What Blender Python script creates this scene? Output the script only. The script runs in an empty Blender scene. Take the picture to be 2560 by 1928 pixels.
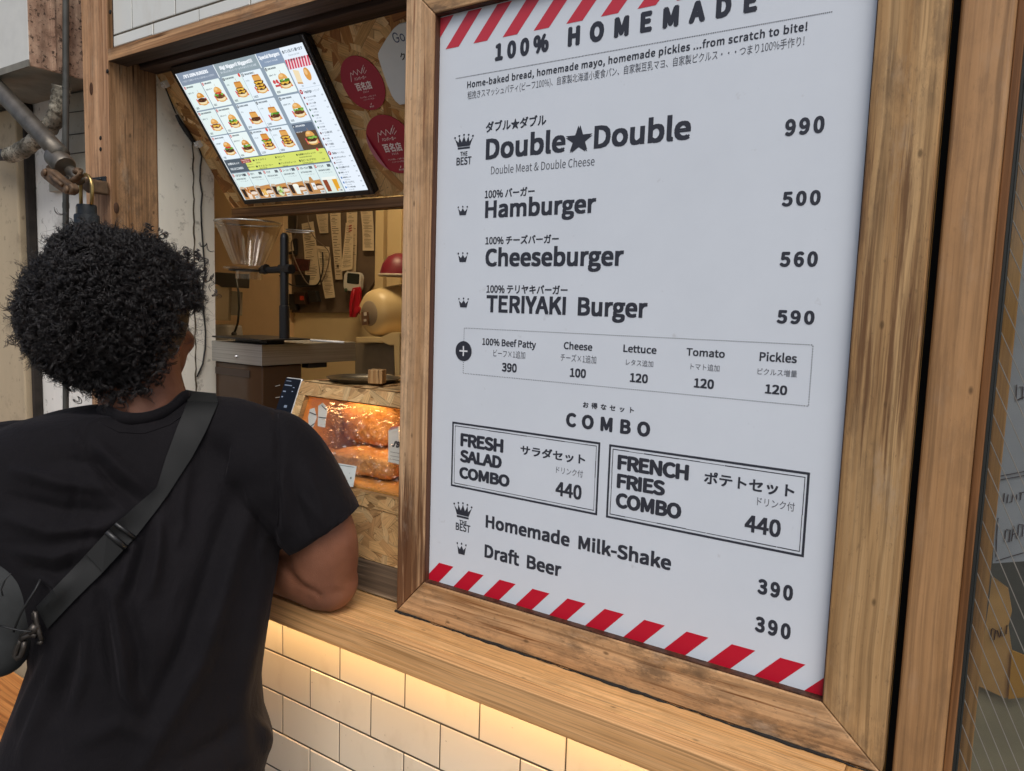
import bpy, math, random, os
import numpy as np
from mathutils import Vector, Matrix
from mathutils.bvhtree import BVHTree

SC = bpy.context.scene
COL = SC.collection
random.seed(7)
RNG = np.random.default_rng(7)
R = math.radians

# ---------------------------------------------------------------- camera, world, sun, exposure
YAW, PITCH, ROLL, FPX = R(33.7229), R(6.0058), R(1.8264), 1865.0
CAM = np.array([0.0, -0.875, 1.55])
_f = np.array([-math.sin(YAW)*math.cos(PITCH), math.cos(YAW)*math.cos(PITCH), -math.sin(PITCH)])
_r0 = np.array([math.cos(YAW), math.sin(YAW), 0.0])
_u0 = np.cross(_r0, _f)
_r = _r0*math.cos(ROLL) + _u0*math.sin(ROLL)
_u = -_r0*math.sin(ROLL) + _u0*math.cos(ROLL)
cd = bpy.data.cameras.new('camera')
cam = bpy.data.objects.new('camera', cd); COL.objects.link(cam)
m = Matrix.Identity(4)
for i in range(3):
    m[i][0], m[i][1], m[i][2], m[i][3] = _r[i], _u[i], -_f[i], CAM[i]
cam.matrix_world = m
cd.sensor_width = 36; cd.sensor_fit = 'HORIZONTAL'; cd.lens = FPX/2560*36
cd.clip_start = 0.02; cd.clip_end = 500
SC.camera = cam

w = bpy.data.worlds.new('World'); SC.world = w; w.use_nodes = True
nt = w.node_tree; bg = nt.nodes['Background']
sky = nt.nodes.new('ShaderNodeTexSky'); sky.sky_type = 'NISHITA'; sky.sun_disc = False
sky.sun_elevation = R(52); sky.sun_rotation = R(142); sky.air_density = 1.0; sky.dust_density = 4.0; sky.ozone_density = 1.0
nt.links.new(sky.outputs[0], bg.inputs[0]); bg.inputs[1].default_value = 0.09
sl = bpy.data.lights.new('sun', 'SUN'); sl.energy = 1.05; sl.angle = R(35); sl.color = (0.97, 0.99, 1.0)
sun = bpy.data.objects.new('sun', sl); COL.objects.link(sun)
_sd = Vector((math.sin(R(142))*math.cos(R(52)), math.cos(R(142))*math.cos(R(52)), math.sin(R(52))))
sun.rotation_euler = (-_sd).to_track_quat('-Z', 'Y').to_euler()
vs = SC.view_settings
vs.view_transform = 'Standard'; vs.look = 'None'; vs.gamma = 1.0; vs.exposure = 0.36

# ---------------------------------------------------------------- pixel -> place helpers (photo pixels 2560 x 1928)
def ray(px, py):
    a, b = (px-1280.0)/FPX, (py-964.0)/FPX
    return _r*a - _u*b + _f
def on_y(px, py, y): d = ray(px, py); return CAM + d*((y-CAM[1])/d[1])
def on_x(px, py, x): d = ray(px, py); return CAM + d*((x-CAM[0])/d[0])
def on_z(px, py, z): d = ray(px, py); return CAM + d*((z-CAM[2])/d[2])
def on_p(px, py, p, n): d = ray(px, py); n = np.array(n); return CAM + d*(((np.array(p)-CAM)@n)/(d@n))
def at(px, py, depth): return CAM + ray(px, py)*depth
K = 2560/2212
def dsp(x, y, d): return at(x*K, y*K, d)

# ---------------------------------------------------------------- mesh builder
class MB:
    def __init__(s): s.v = []; s.f = []; s.m = []; s.c = []; s.uv = []
    def add(s, vs_, fs, mat=0, col=(1, 1, 1), uv=None):
        o = len(s.v); s.v += [tuple(map(float, p)) for p in vs_]
        for f in fs:
            s.f.append(tuple(o+i for i in f)); s.m.append(mat); s.c.append(col)
            s.uv.append([uv[i] for i in f] if uv is not None else None)
        return s
    def box(s, x0, x1, y0, y1, z0, z1, mat=0, col=(1, 1, 1)):
        return s.add([(x0,y0,z0),(x1,y0,z0),(x1,y1,z0),(x0,y1,z0),(x0,y0,z1),(x1,y0,z1),(x1,y1,z1),(x0,y1,z1)],
              [(0,3,2,1),(4,5,6,7),(0,1,5,4),(1,2,6,5),(2,3,7,6),(3,0,4,7)], mat, col)
    def hexa(s, a, b, mat=0, col=(1, 1, 1)):      # two matching quads
        return s.add(list(a)+list(b), [(3,2,1,0),(4,5,6,7),(0,1,5,4),(1,2,6,5),(2,3,7,6),(3,0,4,7)], mat, col)
    def prism(s, poly, d, mat=0, col=(1, 1, 1)):  # polygon swept along d
        n = len(poly); d = np.array(d, float)
        vs_ = [np.array(p, float) for p in poly]+[np.array(p, float)+d for p in poly]
        fs = [tuple(range(n-1, -1, -1)), tuple(range(n, 2*n))]+[(i, (i+1) % n, n+(i+1) % n, n+i) for i in range(n)]
        return s.add(vs_, fs, mat, col)
    def tube(s, pts, r, sides=10, mat=0, cap=True, col=(1, 1, 1), closed=False):
        pts = [np.array(p, float) for p in pts]; n = len(pts)
        rs = r if hasattr(r, '__len__') else [r]*n
        vs_ = []; up = None
        for i, p in enumerate(pts):
            t = pts[min(i+1, n-1)]-pts[max(i-1, 0)] if not closed else pts[(i+1) % n]-pts[i-1]
            t /= (np.linalg.norm(t)+1e-12)
            if up is None:
                up = np.array([0, 0, 1.]) if abs(t[2]) < .9 else np.array([1., 0, 0])
            a = up-t*(up@t); a /= (np.linalg.norm(a)+1e-12); b = np.cross(t, a); up = a
            for k in range(sides):
                q = 2*math.pi*k/sides
                vs_.append(p+(a*math.cos(q)+b*math.sin(q))*rs[i])
        fs = []
        for i in range(n if closed else n-1):
            j = (i+1) % n
            for k in range(sides):
                l = (k+1) % sides
                fs.append((i*sides+k, i*sides+l, j*sides+l, j*sides+k))
        if cap and not closed:
            fs.append(tuple(range(sides-1, -1, -1))); fs.append(tuple((n-1)*sides+k for k in range(sides)))
        return s.add(vs_, fs, mat, col)
    def lathe(s, prof, o=(0, 0, 0), axis=(0, 0, 1), sides=32, mat=0, cap=True, sx=1.0):
        o = np.array(o, float); t = np.array(axis, float); t /= np.linalg.norm(t)
        a = np.array([1., 0, 0]) if abs(t[0]) < .9 else np.array([0, 0, 1.])
        a = a-t*(a@t); a /= np.linalg.norm(a); b = np.cross(t, a)
        vs_ = []
        for (rr, h) in prof:
            for k in range(sides):
                q = 2*math.pi*k/sides
                vs_.append(o+t*h+(a*math.cos(q)*sx+b*math.sin(q))*rr)
        n = len(prof); fs = []
        for i in range(n-1):
            for k in range(sides):
                l = (k+1) % sides
                fs.append((i*sides+k, i*sides+l, (i+1)*sides+l, (i+1)*sides+k))
        if cap:
            fs.append(tuple(range(sides-1, -1, -1))); fs.append(tuple((n-1)*sides+k for k in range(sides)))
        return s.add(vs_, fs, mat)
    def blob(s, c, r, rot=None, seg=20, rings=12, mat=0, e=1.0):
        c = np.array(c, float); vs_ = []
        Mr = np.eye(3) if rot is None else np.array(rot)
        sp = lambda q: math.copysign(abs(q)**e, q)
        for i in range(rings+1):
            th = math.pi*i/rings
            for k in range(seg):
                ph = 2*math.pi*k/seg
                l = np.array([r[0]*sp(math.sin(th))*sp(math.cos(ph)), r[1]*sp(math.sin(th))*sp(math.sin(ph)), r[2]*sp(math.cos(th))])
                vs_.append(c+Mr@l)
        fs = [(i*seg+k, (i+1)*seg+k, (i+1)*seg+(k+1) % seg, i*seg+(k+1) % seg) for i in range(rings) for k in range(seg)]
        return s.add(vs_, fs, mat)
    def loft(s, rings, mat=0, cap=True):
        n = len(rings[0]); vs_ = [p for r_ in rings for p in r_]
        fs = [(i*n+k, i*n+(k+1) % n, (i+1)*n+(k+1) % n, (i+1)*n+k) for i in range(len(rings)-1) for k in range(n)]
        if cap: fs += [tuple(range(n-1, -1, -1)), tuple((len(rings)-1)*n+k for k in range(n))]
        return s.add(vs_, fs, mat)

def build(name, mb, mats, parent=None, smooth=False, bevel=0.0, seg=2, auto=None, label=None):
    me = bpy.data.meshes.new(name)
    V = np.array(mb.v, float)
    if parent is None:
        lo, hi = V.min(0), V.max(0); org = Vector(((lo[0]+hi[0])/2, (lo[1]+hi[1])/2, lo[2]))
    else:
        p = parent; org = Vector((0, 0, 0)); base = Vector((0, 0, 0))
        while p is not None:
            base += p.location; p = p.parent
        org = Vector((0, 0, 0)) if parent.get('local') else base
    V = V-np.array(org)
    me.from_pydata(V.tolist(), [], mb.f)
    if not isinstance(mats, (list, tuple)): mats = [mats]
    for m_ in mats: me.materials.append(m_)
    me.polygons.foreach_set('material_index', mb.m)
    if any(c != (1, 1, 1) for c in mb.c):
        ca = me.color_attributes.new('Col', 'FLOAT_COLOR', 'CORNER')
        arr = []
        for f, c in zip(mb.f, mb.c): arr += [c[0], c[1], c[2], 1.0]*len(f)
        ca.data.foreach_set('color', arr)
    if any(u is not None for u in mb.uv):
        ul = me.uv_layers.new(name='UVMap'); arr = []
        for f, u in zip(mb.f, mb.uv):
            for i in range(len(f)): arr += list(u[i]) if u is not None else [0.0, 0.0]
        ul.data.foreach_set('uv', arr)
    if smooth: me.polygons.foreach_set('use_smooth', [True]*len(me.polygons))
    me.update()
    o = bpy.data.objects.new(name, me); COL.objects.link(o)
    if parent is None: o.location = org
    else: o.parent = parent; o.location = (0, 0, 0)
    if bevel > 0:
        b = o.modifiers.new('bevel', 'BEVEL'); b.width = bevel; b.segments = seg; b.limit_method = 'ANGLE'; b.angle_limit = R(40)
    if auto is not None and smooth:
        me.set_sharp_from_angle(angle=R(auto))
    if label: o['label'] = label
    return o

def np_mesh(name, V, Q, mat_, parent):
    me = bpy.data.meshes.new(name); V = np.asarray(V, np.float32); Q = np.asarray(Q, np.int32)
    p = parent; base = np.zeros(3)
    while p is not None: base += np.array(p.location); p = p.parent
    me.vertices.add(len(V)); me.vertices.foreach_set('co', (V-base).astype(np.float32).ravel())
    me.loops.add(Q.size); me.loops.foreach_set('vertex_index', Q.ravel())
    me.polygons.add(len(Q)); me.polygons.foreach_set('loop_start', np.arange(0, Q.size, 4, dtype=np.int32))
    me.polygons.foreach_set('use_smooth', np.ones(len(Q), bool)); me.update(calc_edges=True); me.validate()
    me.materials.append(mat_); o = bpy.data.objects.new(name, me); COL.objects.link(o); o.parent = parent; return o

def tag(o, label, cat, group=None):
    o['label'] = label; o['category'] = cat
    if group: o['group'] = group
    return o
def thing(name, label, cat, loc=(0, 0, 0), group=None):
    o = bpy.data.objects.new(name, None); COL.objects.link(o); o.location = loc
    return tag(o, label, cat, group)
def struct(o): o['kind'] = 'structure'; return o

# ---------------------------------------------------------------- materials
def lin(h):
    h = h.lstrip('#'); c = [int(h[i:i+2], 16)/255 for i in (0, 2, 4)]
    return tuple(x/12.92 if x <= .04045 else ((x+.055)/1.055)**2.4 for x in c)
class NT:
    def __init__(s, name):
        s.mat = bpy.data.materials.new(name); s.mat.use_nodes = True; s.t = s.mat.node_tree
        s.p = s.t.nodes['Principled BSDF']; s.out = s.t.nodes['Material Output']
    def n(s, typ, **kw):
        nd = s.t.nodes.new('ShaderNode'+typ)
        for k_, v_ in kw.items():
            if k_.startswith('i_'):
                key = k_[2:]; nd.inputs[int(key) if key.isdigit() else key.replace('_', ' ')].default_value = v_
            else: setattr(nd, k_, v_)
        return nd
    def l(s, a, b): s.t.links.new(a, b)
    def coords(s, kind='Object', scale=(1, 1, 1), rot=(0, 0, 0), loc=(0, 0, 0)):
        tc = s.n('TexCoord'); mp = s.n('Mapping'); mp.inputs['Scale'].default_value = scale
        mp.inputs['Rotation'].default_value = rot; mp.inputs['Location'].default_value = loc
        s.l(tc.outputs[kind], mp.inputs[0]); return mp.outputs[0]
    def noise(s, vec, scale, detail=4, rough=.55, dist=0):
        nd = s.n('TexNoise'); nd.inputs['Scale'].default_value = scale; nd.inputs['Detail'].default_value = detail
        nd.inputs['Roughness'].default_value = rough; nd.inputs['Distortion'].default_value = dist
        s.l(vec, nd.inputs['Vector']); return nd.outputs['Fac']
    def ramp(s, fac, stops):
        nd = s.n('ValToRGB'); cr = nd.color_ramp
        while len(cr.elements) < len(stops): cr.elements.new(.5)
        for e, (p_, c_) in zip(cr.elements, stops): e.position = p_; e.color = (*c_, 1) if hasattr(c_, '__len__') else (c_, c_, c_, 1)
        s.l(fac, nd.inputs[0]); return nd.outputs[0]
    def mix(s, fac, a, b, mode='MIX'):
        nd = s.n('Mix', data_type='RGBA', blend_type=mode)
        for sock, v_ in ((nd.inputs[0], fac), (nd.inputs[6], a), (nd.inputs[7], b)):
            if hasattr(v_, 'is_linked'): s.l(v_, sock)
            else: sock.default_value = (*v_, 1) if hasattr(v_, '__len__') else v_
        return nd.outputs[2]
    def math(s, op, a, b=0.0):
        nd = s.n('Math', operation=op)
        for sock, v_ in ((nd.inputs[0], a), (nd.inputs[1], b)):
            if hasattr(v_, 'is_linked'): s.l(v_, sock)
            else: sock.default_value = v_
        return nd.outputs[0]
    def bump(s, h, strength=.3, dist=.002):
        nd = s.n('Bump'); nd.inputs['Strength'].default_value = strength; nd.inputs['Distance'].default_value = dist
        s.l(h, nd.inputs['Height']); s.l(nd.outputs[0], s.p.inputs['Normal']); return nd
    def base(s, c):
        if hasattr(c, 'is_linked'): s.l(c, s.p.inputs['Base Color'])
        else: s.p.inputs['Base Color'].default_value = (*c, 1)
    def set(s, **kw):
        for k_, v_ in kw.items():
            sock = s.p.inputs[k_.replace('_', ' ')]
            if hasattr(v_, 'is_linked'): s.l(v_, sock)
            else: sock.default_value = v_
        return s

def plain(name, c, rough=.5, metal=0.0, var=.12, vs_=18, bump=.05, **kw):
    t = NT(name); co = t.coords(); n_ = t.noise(co, vs_, 5, .6)
    d = tuple(x*(1-var) for x in c); e = tuple(min(1, x*(1+var)) for x in c)
    t.base(t.ramp(n_, [(.3, d), (.7, e)])); t.set(Roughness=rough, Metallic=metal, **kw)
    if bump: t.bump(t.noise(co, vs_*8, 3), bump, .001)
    return t.mat
def emis(name, c, strength):
    t = NT(name); t.base((0, 0, 0)); t.set(Emission_Color=(*c, 1), Emission_Strength=strength); return t.mat

def wood(name, axis, light, dark, streak=None, grain=1.0, rough=.6, stain=None, knots=True, contrast=1.0, off=(0, 0, 0), nscale=1.0, spec=.3, dirt=0.0):
    """long grained timber; axis = grain direction in object space"""
    t = NT(name)
    def sc(a, b): return {'x': (b, a, a), 'y': (a, b, a), 'z': (a, a, b)}[axis]
    co = t.coords('Object', loc=off)
    wv = t.n('TexNoise'); wv.inputs['Scale'].default_value = 3.2; wv.inputs['Detail'].default_value = 2; t.l(co, wv.inputs['Vector'])
    warp = t.n('MixRGB', blend_type='LINEAR_LIGHT'); warp.inputs[0].default_value = .007
    t.l(co, warp.inputs[1]); t.l(wv.outputs['Color'], warp.inputs[2])
    def mp(scale):
        q = t.n('Mapping'); q.inputs['Scale'].default_value = scale; t.l(warp.outputs[0], q.inputs[0]); return q.outputs[0]
    g1 = t.noise(mp(sc(75*grain, .9)), nscale, 5, .6, .15)        # broad year rings
    g2 = t.noise(mp(sc(360*grain, 3.2)), nscale, 4, .65)            # fine fibres
    g3 = t.noise(mp(sc(9, 1.2)), 1, 3, .5)                   # slow colour drift
    mid = tuple((a+b)/2 for a, b in zip(light, dark))
    c = t.ramp(g1, [(.5-.16*contrast, dark), (.47, mid), (.5+.08*contrast, light)])
    fib = t.ramp(g2, [(.34, .50), (.56, 1.0)])
    c = t.mix(.60, c, fib, 'MULTIPLY')
    g6 = t.noise(mp(sc(170*grain, 1.0)), 1, 2, .5)             # thin dark late-wood lines
    c = t.mix(t.ramp(g6, [(.36, .55), (.43, 0.0), (.60, 0.0), (.67, .30)]), c, tuple(x*.45 for x in dark))
    dr = t.ramp(g3, [(.25, .78), (.75, 1.12)])
    c = t.mix(.8, c, dr, 'MULTIPLY')
    if streak is not None:
        g4 = t.noise(mp(sc(120, 3.5)), 1, 3, .6)
        c = t.mix(t.ramp(g4, [(.60, 0.0), (.70, 1.0)]), c, streak)
    if stain is not None:                                    # (colour, lo, hi, axis index range) long worn patch with a shape of its own
        scol, zlo, zhi, zi, xlo, xhi, xi = stain[:7]
        sx = t.n('SeparateXYZ'); t.l(t.coords('Object'), sx.inputs[0])
        a1 = t.n('MapRange', interpolation_type='SMOOTHSTEP'); a1.inputs[1].default_value = zlo[0]; a1.inputs[2].default_value = zlo[1]; t.l(sx.outputs[zi], a1.inputs[0])
        a2 = t.n('MapRange', interpolation_type='SMOOTHSTEP'); a2.inputs[1].default_value = zhi[0]; a2.inputs[2].default_value = zhi[1]; a2.inputs[3].default_value = 1; a2.inputs[4].default_value = 0; t.l(sx.outputs[zi], a2.inputs[0])
        b1 = t.n('MapRange', interpolation_type='SMOOTHSTEP'); b1.inputs[1].default_value = xlo[0]; b1.inputs[2].default_value = xlo[1]; t.l(sx.outputs[xi], b1.inputs[0])
        b2 = t.n('MapRange', interpolation_type='SMOOTHSTEP'); b2.inputs[1].default_value = xhi[0]; b2.inputs[2].default_value = xhi[1]; b2.inputs[3].default_value = 1; b2.inputs[4].default_value = 0; t.l(sx.outputs[xi], b2.inputs[0])
        mask = t.math('MULTIPLY', t.math('MULTIPLY', a1.outputs[0], a2.outputs[0]), t.math('MULTIPLY', b1.outputs[0], b2.outputs[0]))
        g5 = t.noise(mp(sc(130, 3.6)), 1, 5, .68, .2)
        g5 = t.math('ADD', g5, t.math('MULTIPLY', mask, stain[7] if len(stain) > 7 else .24))
        c = t.mix(t.ramp(g5, [(.65, 0.0), (.80, .90)]), c, scol)
    if knots:                                                # dents, small dark flecks
        vo = t.n('TexVoronoi', feature='F1'); vo.inputs['Scale'].default_value = 1; vo.inputs['Randomness'].default_value = 1
        t.l(mp(sc(34, 17)), vo.inputs['Vector'])
        c = t.mix(t.ramp(vo.outputs['Distance'], [(.045, .75), (.10, 0.0)]), c, tuple(x*.25 for x in dark))
    if dirt:                                                 # handling grime, scuffs and rubbed patches
        d1 = t.noise(mp(sc(55, 22)), 1, 6, .72); d2 = t.noise(mp(sc(11, 5)), 1, 4, .6); d3 = t.noise(mp(sc(240, 90)), 1, 4, .7)
        dm = t.math('MULTIPLY', t.ramp(d2, [(.40, 0.0), (.62, 1.0)]), t.ramp(d1, [(.44, 0.0), (.60, 1.0)]))
        c = t.mix(t.math('MULTIPLY', dm, .75*dirt), c, (.085, .055, .034))
        c = t.mix(t.math('MULTIPLY', t.ramp(d3, [(.60, 0.0), (.70, 1.0)]), .55*dirt), c, (.06, .04, .026))
        c = t.mix(t.math('MULTIPLY', t.ramp(t.noise(mp(sc(26, 9)), 1, 5, .7), [(.58, 0.0), (.72, 1.0)]), .45*dirt), c, (.52, .42, .31))
    t.base(c); t.set(Roughness=rough, Specular_IOR_Level=spec)
    h = t.math('ADD', g2, t.math('MULTIPLY', g1, .8)); t.bump(h, .35, .0012)
    return t.mat

# timber
W_SIGN_L = wood('sign_frame_wood_left', 'z', lin('#e2ba90'), lin('#bb8f64'), streak=lin('#7f5436'), grain=.75, off=(.3, 0, 0),
                stain=(lin('#5c3820'), (-9, -8), (-.02, .50), 2, (-9, -8), (8, 9), 0, .33), contrast=1.1, dirt=.6)
W_SIGN_R = wood('sign_frame_wood_right', 'z', lin('#c8a272'), lin('#a67e50'), grain=.8, off=(0, 0, .7), contrast=1.2,
                stain=(lin('#6a4a2e'), (.26, .44), (.56, .80), 2, (-9, -8), (8, 9), 0), dirt=.6)
W_SIGN_B = wood('sign_frame_wood_bottom', 'x', lin('#d8ae80'), lin('#ae8256'), streak=lin('#845832'), grain=.55, off=(0, .4, .1), contrast=1.0, dirt=1.0)
W_REVEAL = wood('sign_reveal_wood', 'z', lin('#5b3b2a'), lin('#3c2419'), knots=False)
W_COUNTER = wood('counter_wood', 'x', lin('#f2be82'), lin('#dca464'), grain=2.0, rough=.45, knots=True, contrast=.9, off=(0, 0, .2), spec=.4, dirt=.25)
W_SAP = wood('counter_sapwood', 'x', lin('#e6b27a'), lin('#d29c62'), grain=1.2, rough=.45, knots=False, contrast=.8)
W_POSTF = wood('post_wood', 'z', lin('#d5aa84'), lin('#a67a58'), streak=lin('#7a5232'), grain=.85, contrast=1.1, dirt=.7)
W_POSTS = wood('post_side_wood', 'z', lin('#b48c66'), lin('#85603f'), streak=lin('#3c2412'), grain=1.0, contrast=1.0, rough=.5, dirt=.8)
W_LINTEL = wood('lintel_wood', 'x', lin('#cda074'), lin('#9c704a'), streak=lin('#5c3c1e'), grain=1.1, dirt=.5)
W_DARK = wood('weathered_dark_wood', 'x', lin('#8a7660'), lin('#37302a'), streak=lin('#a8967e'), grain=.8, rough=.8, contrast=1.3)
W_LINTEL_DARK = wood('lintel_shade_wood', 'x', lin('#5a4a42'), lin('#33291f'), grain=.6, rough=.7, knots=False)  # shade under the lintel is put into this darker wood colour
W_RPOST = wood('door_post_wood', 'z', lin('#b98d60'), lin('#a3794e'), grain=.55, rough=.42, contrast=1.0, off=(.2, 0, .3), spec=.4, dirt=.3)
W_JAMB = wood('door_jamb_wood', 'z', lin('#9a6c44'), lin('#754e2c'), grain=.7, rough=.55, knots=False)
W_STOP = wood('door_stop_wood', 'z', lin('#d29a5a'), lin('#a5713a'), grain=.7, knots=False)
BLACK = plain('black_void', (.006, .006, .006), .8, bump=0)
GASKET = plain('rubber_gasket', (.018, .02, .018), .55)

def tile_mat(name, c):
    t = NT(name); co = t.coords()
    n_ = t.noise(co, 3.0, 2)
    c1 = t.ramp(n_, [(.3, tuple(x*.93 for x in c)), (.7, c)])
    sp = t.noise(co, 130, 2, .5)
    c1 = t.mix(t.ramp(sp, [(.74, 0.), (.79, .7)]), c1, (.16, .11, .07))
    at_ = t.n('Attribute', attribute_name='Col'); c1 = t.mix(1.0, c1, at_.outputs['Color'], 'MULTIPLY')
    sm = t.noise(t.coords('Object', scale=(1, 1, .5)), 14, 5, .6); c1 = t.mix(t.ramp(sm, [(.58, 0.), (.75, .22)]), c1, (.45, .36, .24))
    t.base(c1); t.set(Roughness=t.ramp(sm, [(.4, .08), (.7, .22)]), Specular_IOR_Level=.5)
    t.bump(t.noise(co, 9, 2), .10, .01); return t.mat
TILE = tile_mat('glazed_tile_glow_tint', (.82, .75, .63))  # warm glow of the strip light is mixed into this base colour
TILE_UP = tile_mat('glazed_white_tile_upper', (.78, .80, .77))
GROUT = plain('dark_grout', lin('#51483a'), .9, var=.3, vs_=60, bump=.4)

def painted_wall(name, c, dirt):
    t = NT(name); co = t.coords('Object')
    n1 = t.noise(t.coords('Object', scale=(3, 3, .7)), 2.2, 6, .65)
    n2 = t.noise(co, 46, 4, .6); n3 = t.noise(co, 9, 5, .65)
    cc = t.ramp(n1, [(.36, tuple(x*.86 for x in c)), (.62, c)])
    cc = t.mix(t.ramp(n2, [(.60, 0.), (.72, .6)]), cc, dirt)
    cc = t.mix(t.ramp(n3, [(.56, 0.), (.72, .5)]), cc, dirt)
    t.base(cc); t.set(Roughness=.65); t.bump(n2, .15, .002); return t.mat
WALLW = painted_wall('stained_white_paint', (.82, .81, .76), lin('#4b4335'))
WALLIN = painted_wall('white_side_paint', (.84, .80, .70), lin('#6b6250'))
CONC = painted_wall('dirty_concrete', lin('#b8a78a'), lin('#4a4032'))
RUST = None
def rust_mat():
    t = NT('rusted_metal'); co = t.coords()
    n1 = t.noise(co, 22, 6, .7); n2 = t.noise(co, 90, 4, .7); n3 = t.noise(t.coords('Object', scale=(6, 6, 1.0)), 5, 4)
    c = t.ramp(n1, [(.3, lin('#735644')), (.5, lin('#a98a74')), (.7, lin('#c4a890'))])
    c = t.mix(t.ramp(n2, [(.55, 0.), (.62, .9)]), c, lin('#2b1b12'))
    c = t.mix(t.ramp(n3, [(.5, 0.), (.7, .6)]), c, lin('#352116'))
    t.base(c); t.set(Roughness=.85); t.bump(n2, .6, .003); return t.mat
RUST = rust_mat()
STEEL_OLD = plain('weathered_steel', lin('#6d675e'), .45, .75, var=.35, vs_=30, bump=.2)
STEEL_RUSTY = plain('rusty_steel', lin('#6b5540'), .6, .5, var=.45, vs_=45, bump=.3)
PIPE_GREY = plain('dark_grey_pipe', lin('#4a4b48'), .5, .2, var=.3, vs_=25)
BRASS = plain('brass_shackle', lin('#b39a63'), .3, .9, var=.15)
LOCKBLACK = plain('scuffed_black_metal', lin('#272c30'), .5, .2, var=.5, vs_=60, bump=.2)
def wrap_mat():
    t = NT('dirty_pipe_wrap'); co = t.coords(); n1 = t.noise(co, 38, 6, .7); n2 = t.noise(co, 120, 5, .7); n3 = t.noise(co, 11, 3)
    c = t.ramp(n1, [(.35, lin('#5a5446')), (.5, lin('#b7b09e')), (.7, lin('#cfc9ba'))]); c = t.mix(t.ramp(n2, [(.5, 0.), (.62, .8)]), c, lin('#3a362c')); c = t.mix(t.ramp(n3, [(.5, 0.), (.66, .75)]), c, lin('#37342b'))
    t.base(c); t.set(Roughness=.9); t.bump(t.math('ADD', n1, n2), .8, .004); return t.mat
WRAP = wrap_mat()

# ---------------------------------------------------------------- flat print (signs, screens, stickers): coloured faces on real planes
FONT_DIR = bpy.utils.system_resource('DATAFILES', path='fonts')
try: CJK = bpy.data.fonts.load(os.path.join(FONT_DIR, 'Noto Sans CJK Regular.woff2'))
except Exception: CJK = None
try: INTER = bpy.data.fonts.load(os.path.join(FONT_DIR, 'Inter.woff2'))
except Exception: INTER = None
_cache = {}
def glyphs(s, bold=0.0, spacing=1.0, font=None):
    key = (s, bold, spacing, font)
    if key in _cache: return _cache[key]
    c = bpy.data.curves.new('lettering', 'FONT'); c.body = s; c.offset = bold; c.space_character = spacing
    c.resolution_u = 3
    if font or CJK: c.font = font or CJK
    o = bpy.data.objects.new('lettering', c); COL.objects.link(o)
    dg = bpy.context.evaluated_depsgraph_get()
    me = bpy.data.meshes.new_from_object(o.evaluated_get(dg))
    v = np.empty(len(me.vertices)*3); me.vertices.foreach_get('co', v); v = v.reshape(-1, 3)[:, :2]
    f = [tuple(p.vertices) for p in me.polygons]
    bpy.data.objects.remove(o); bpy.data.curves.remove(c); bpy.data.meshes.remove(me)
    _cache[key] = (v, f); return v, f
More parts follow.
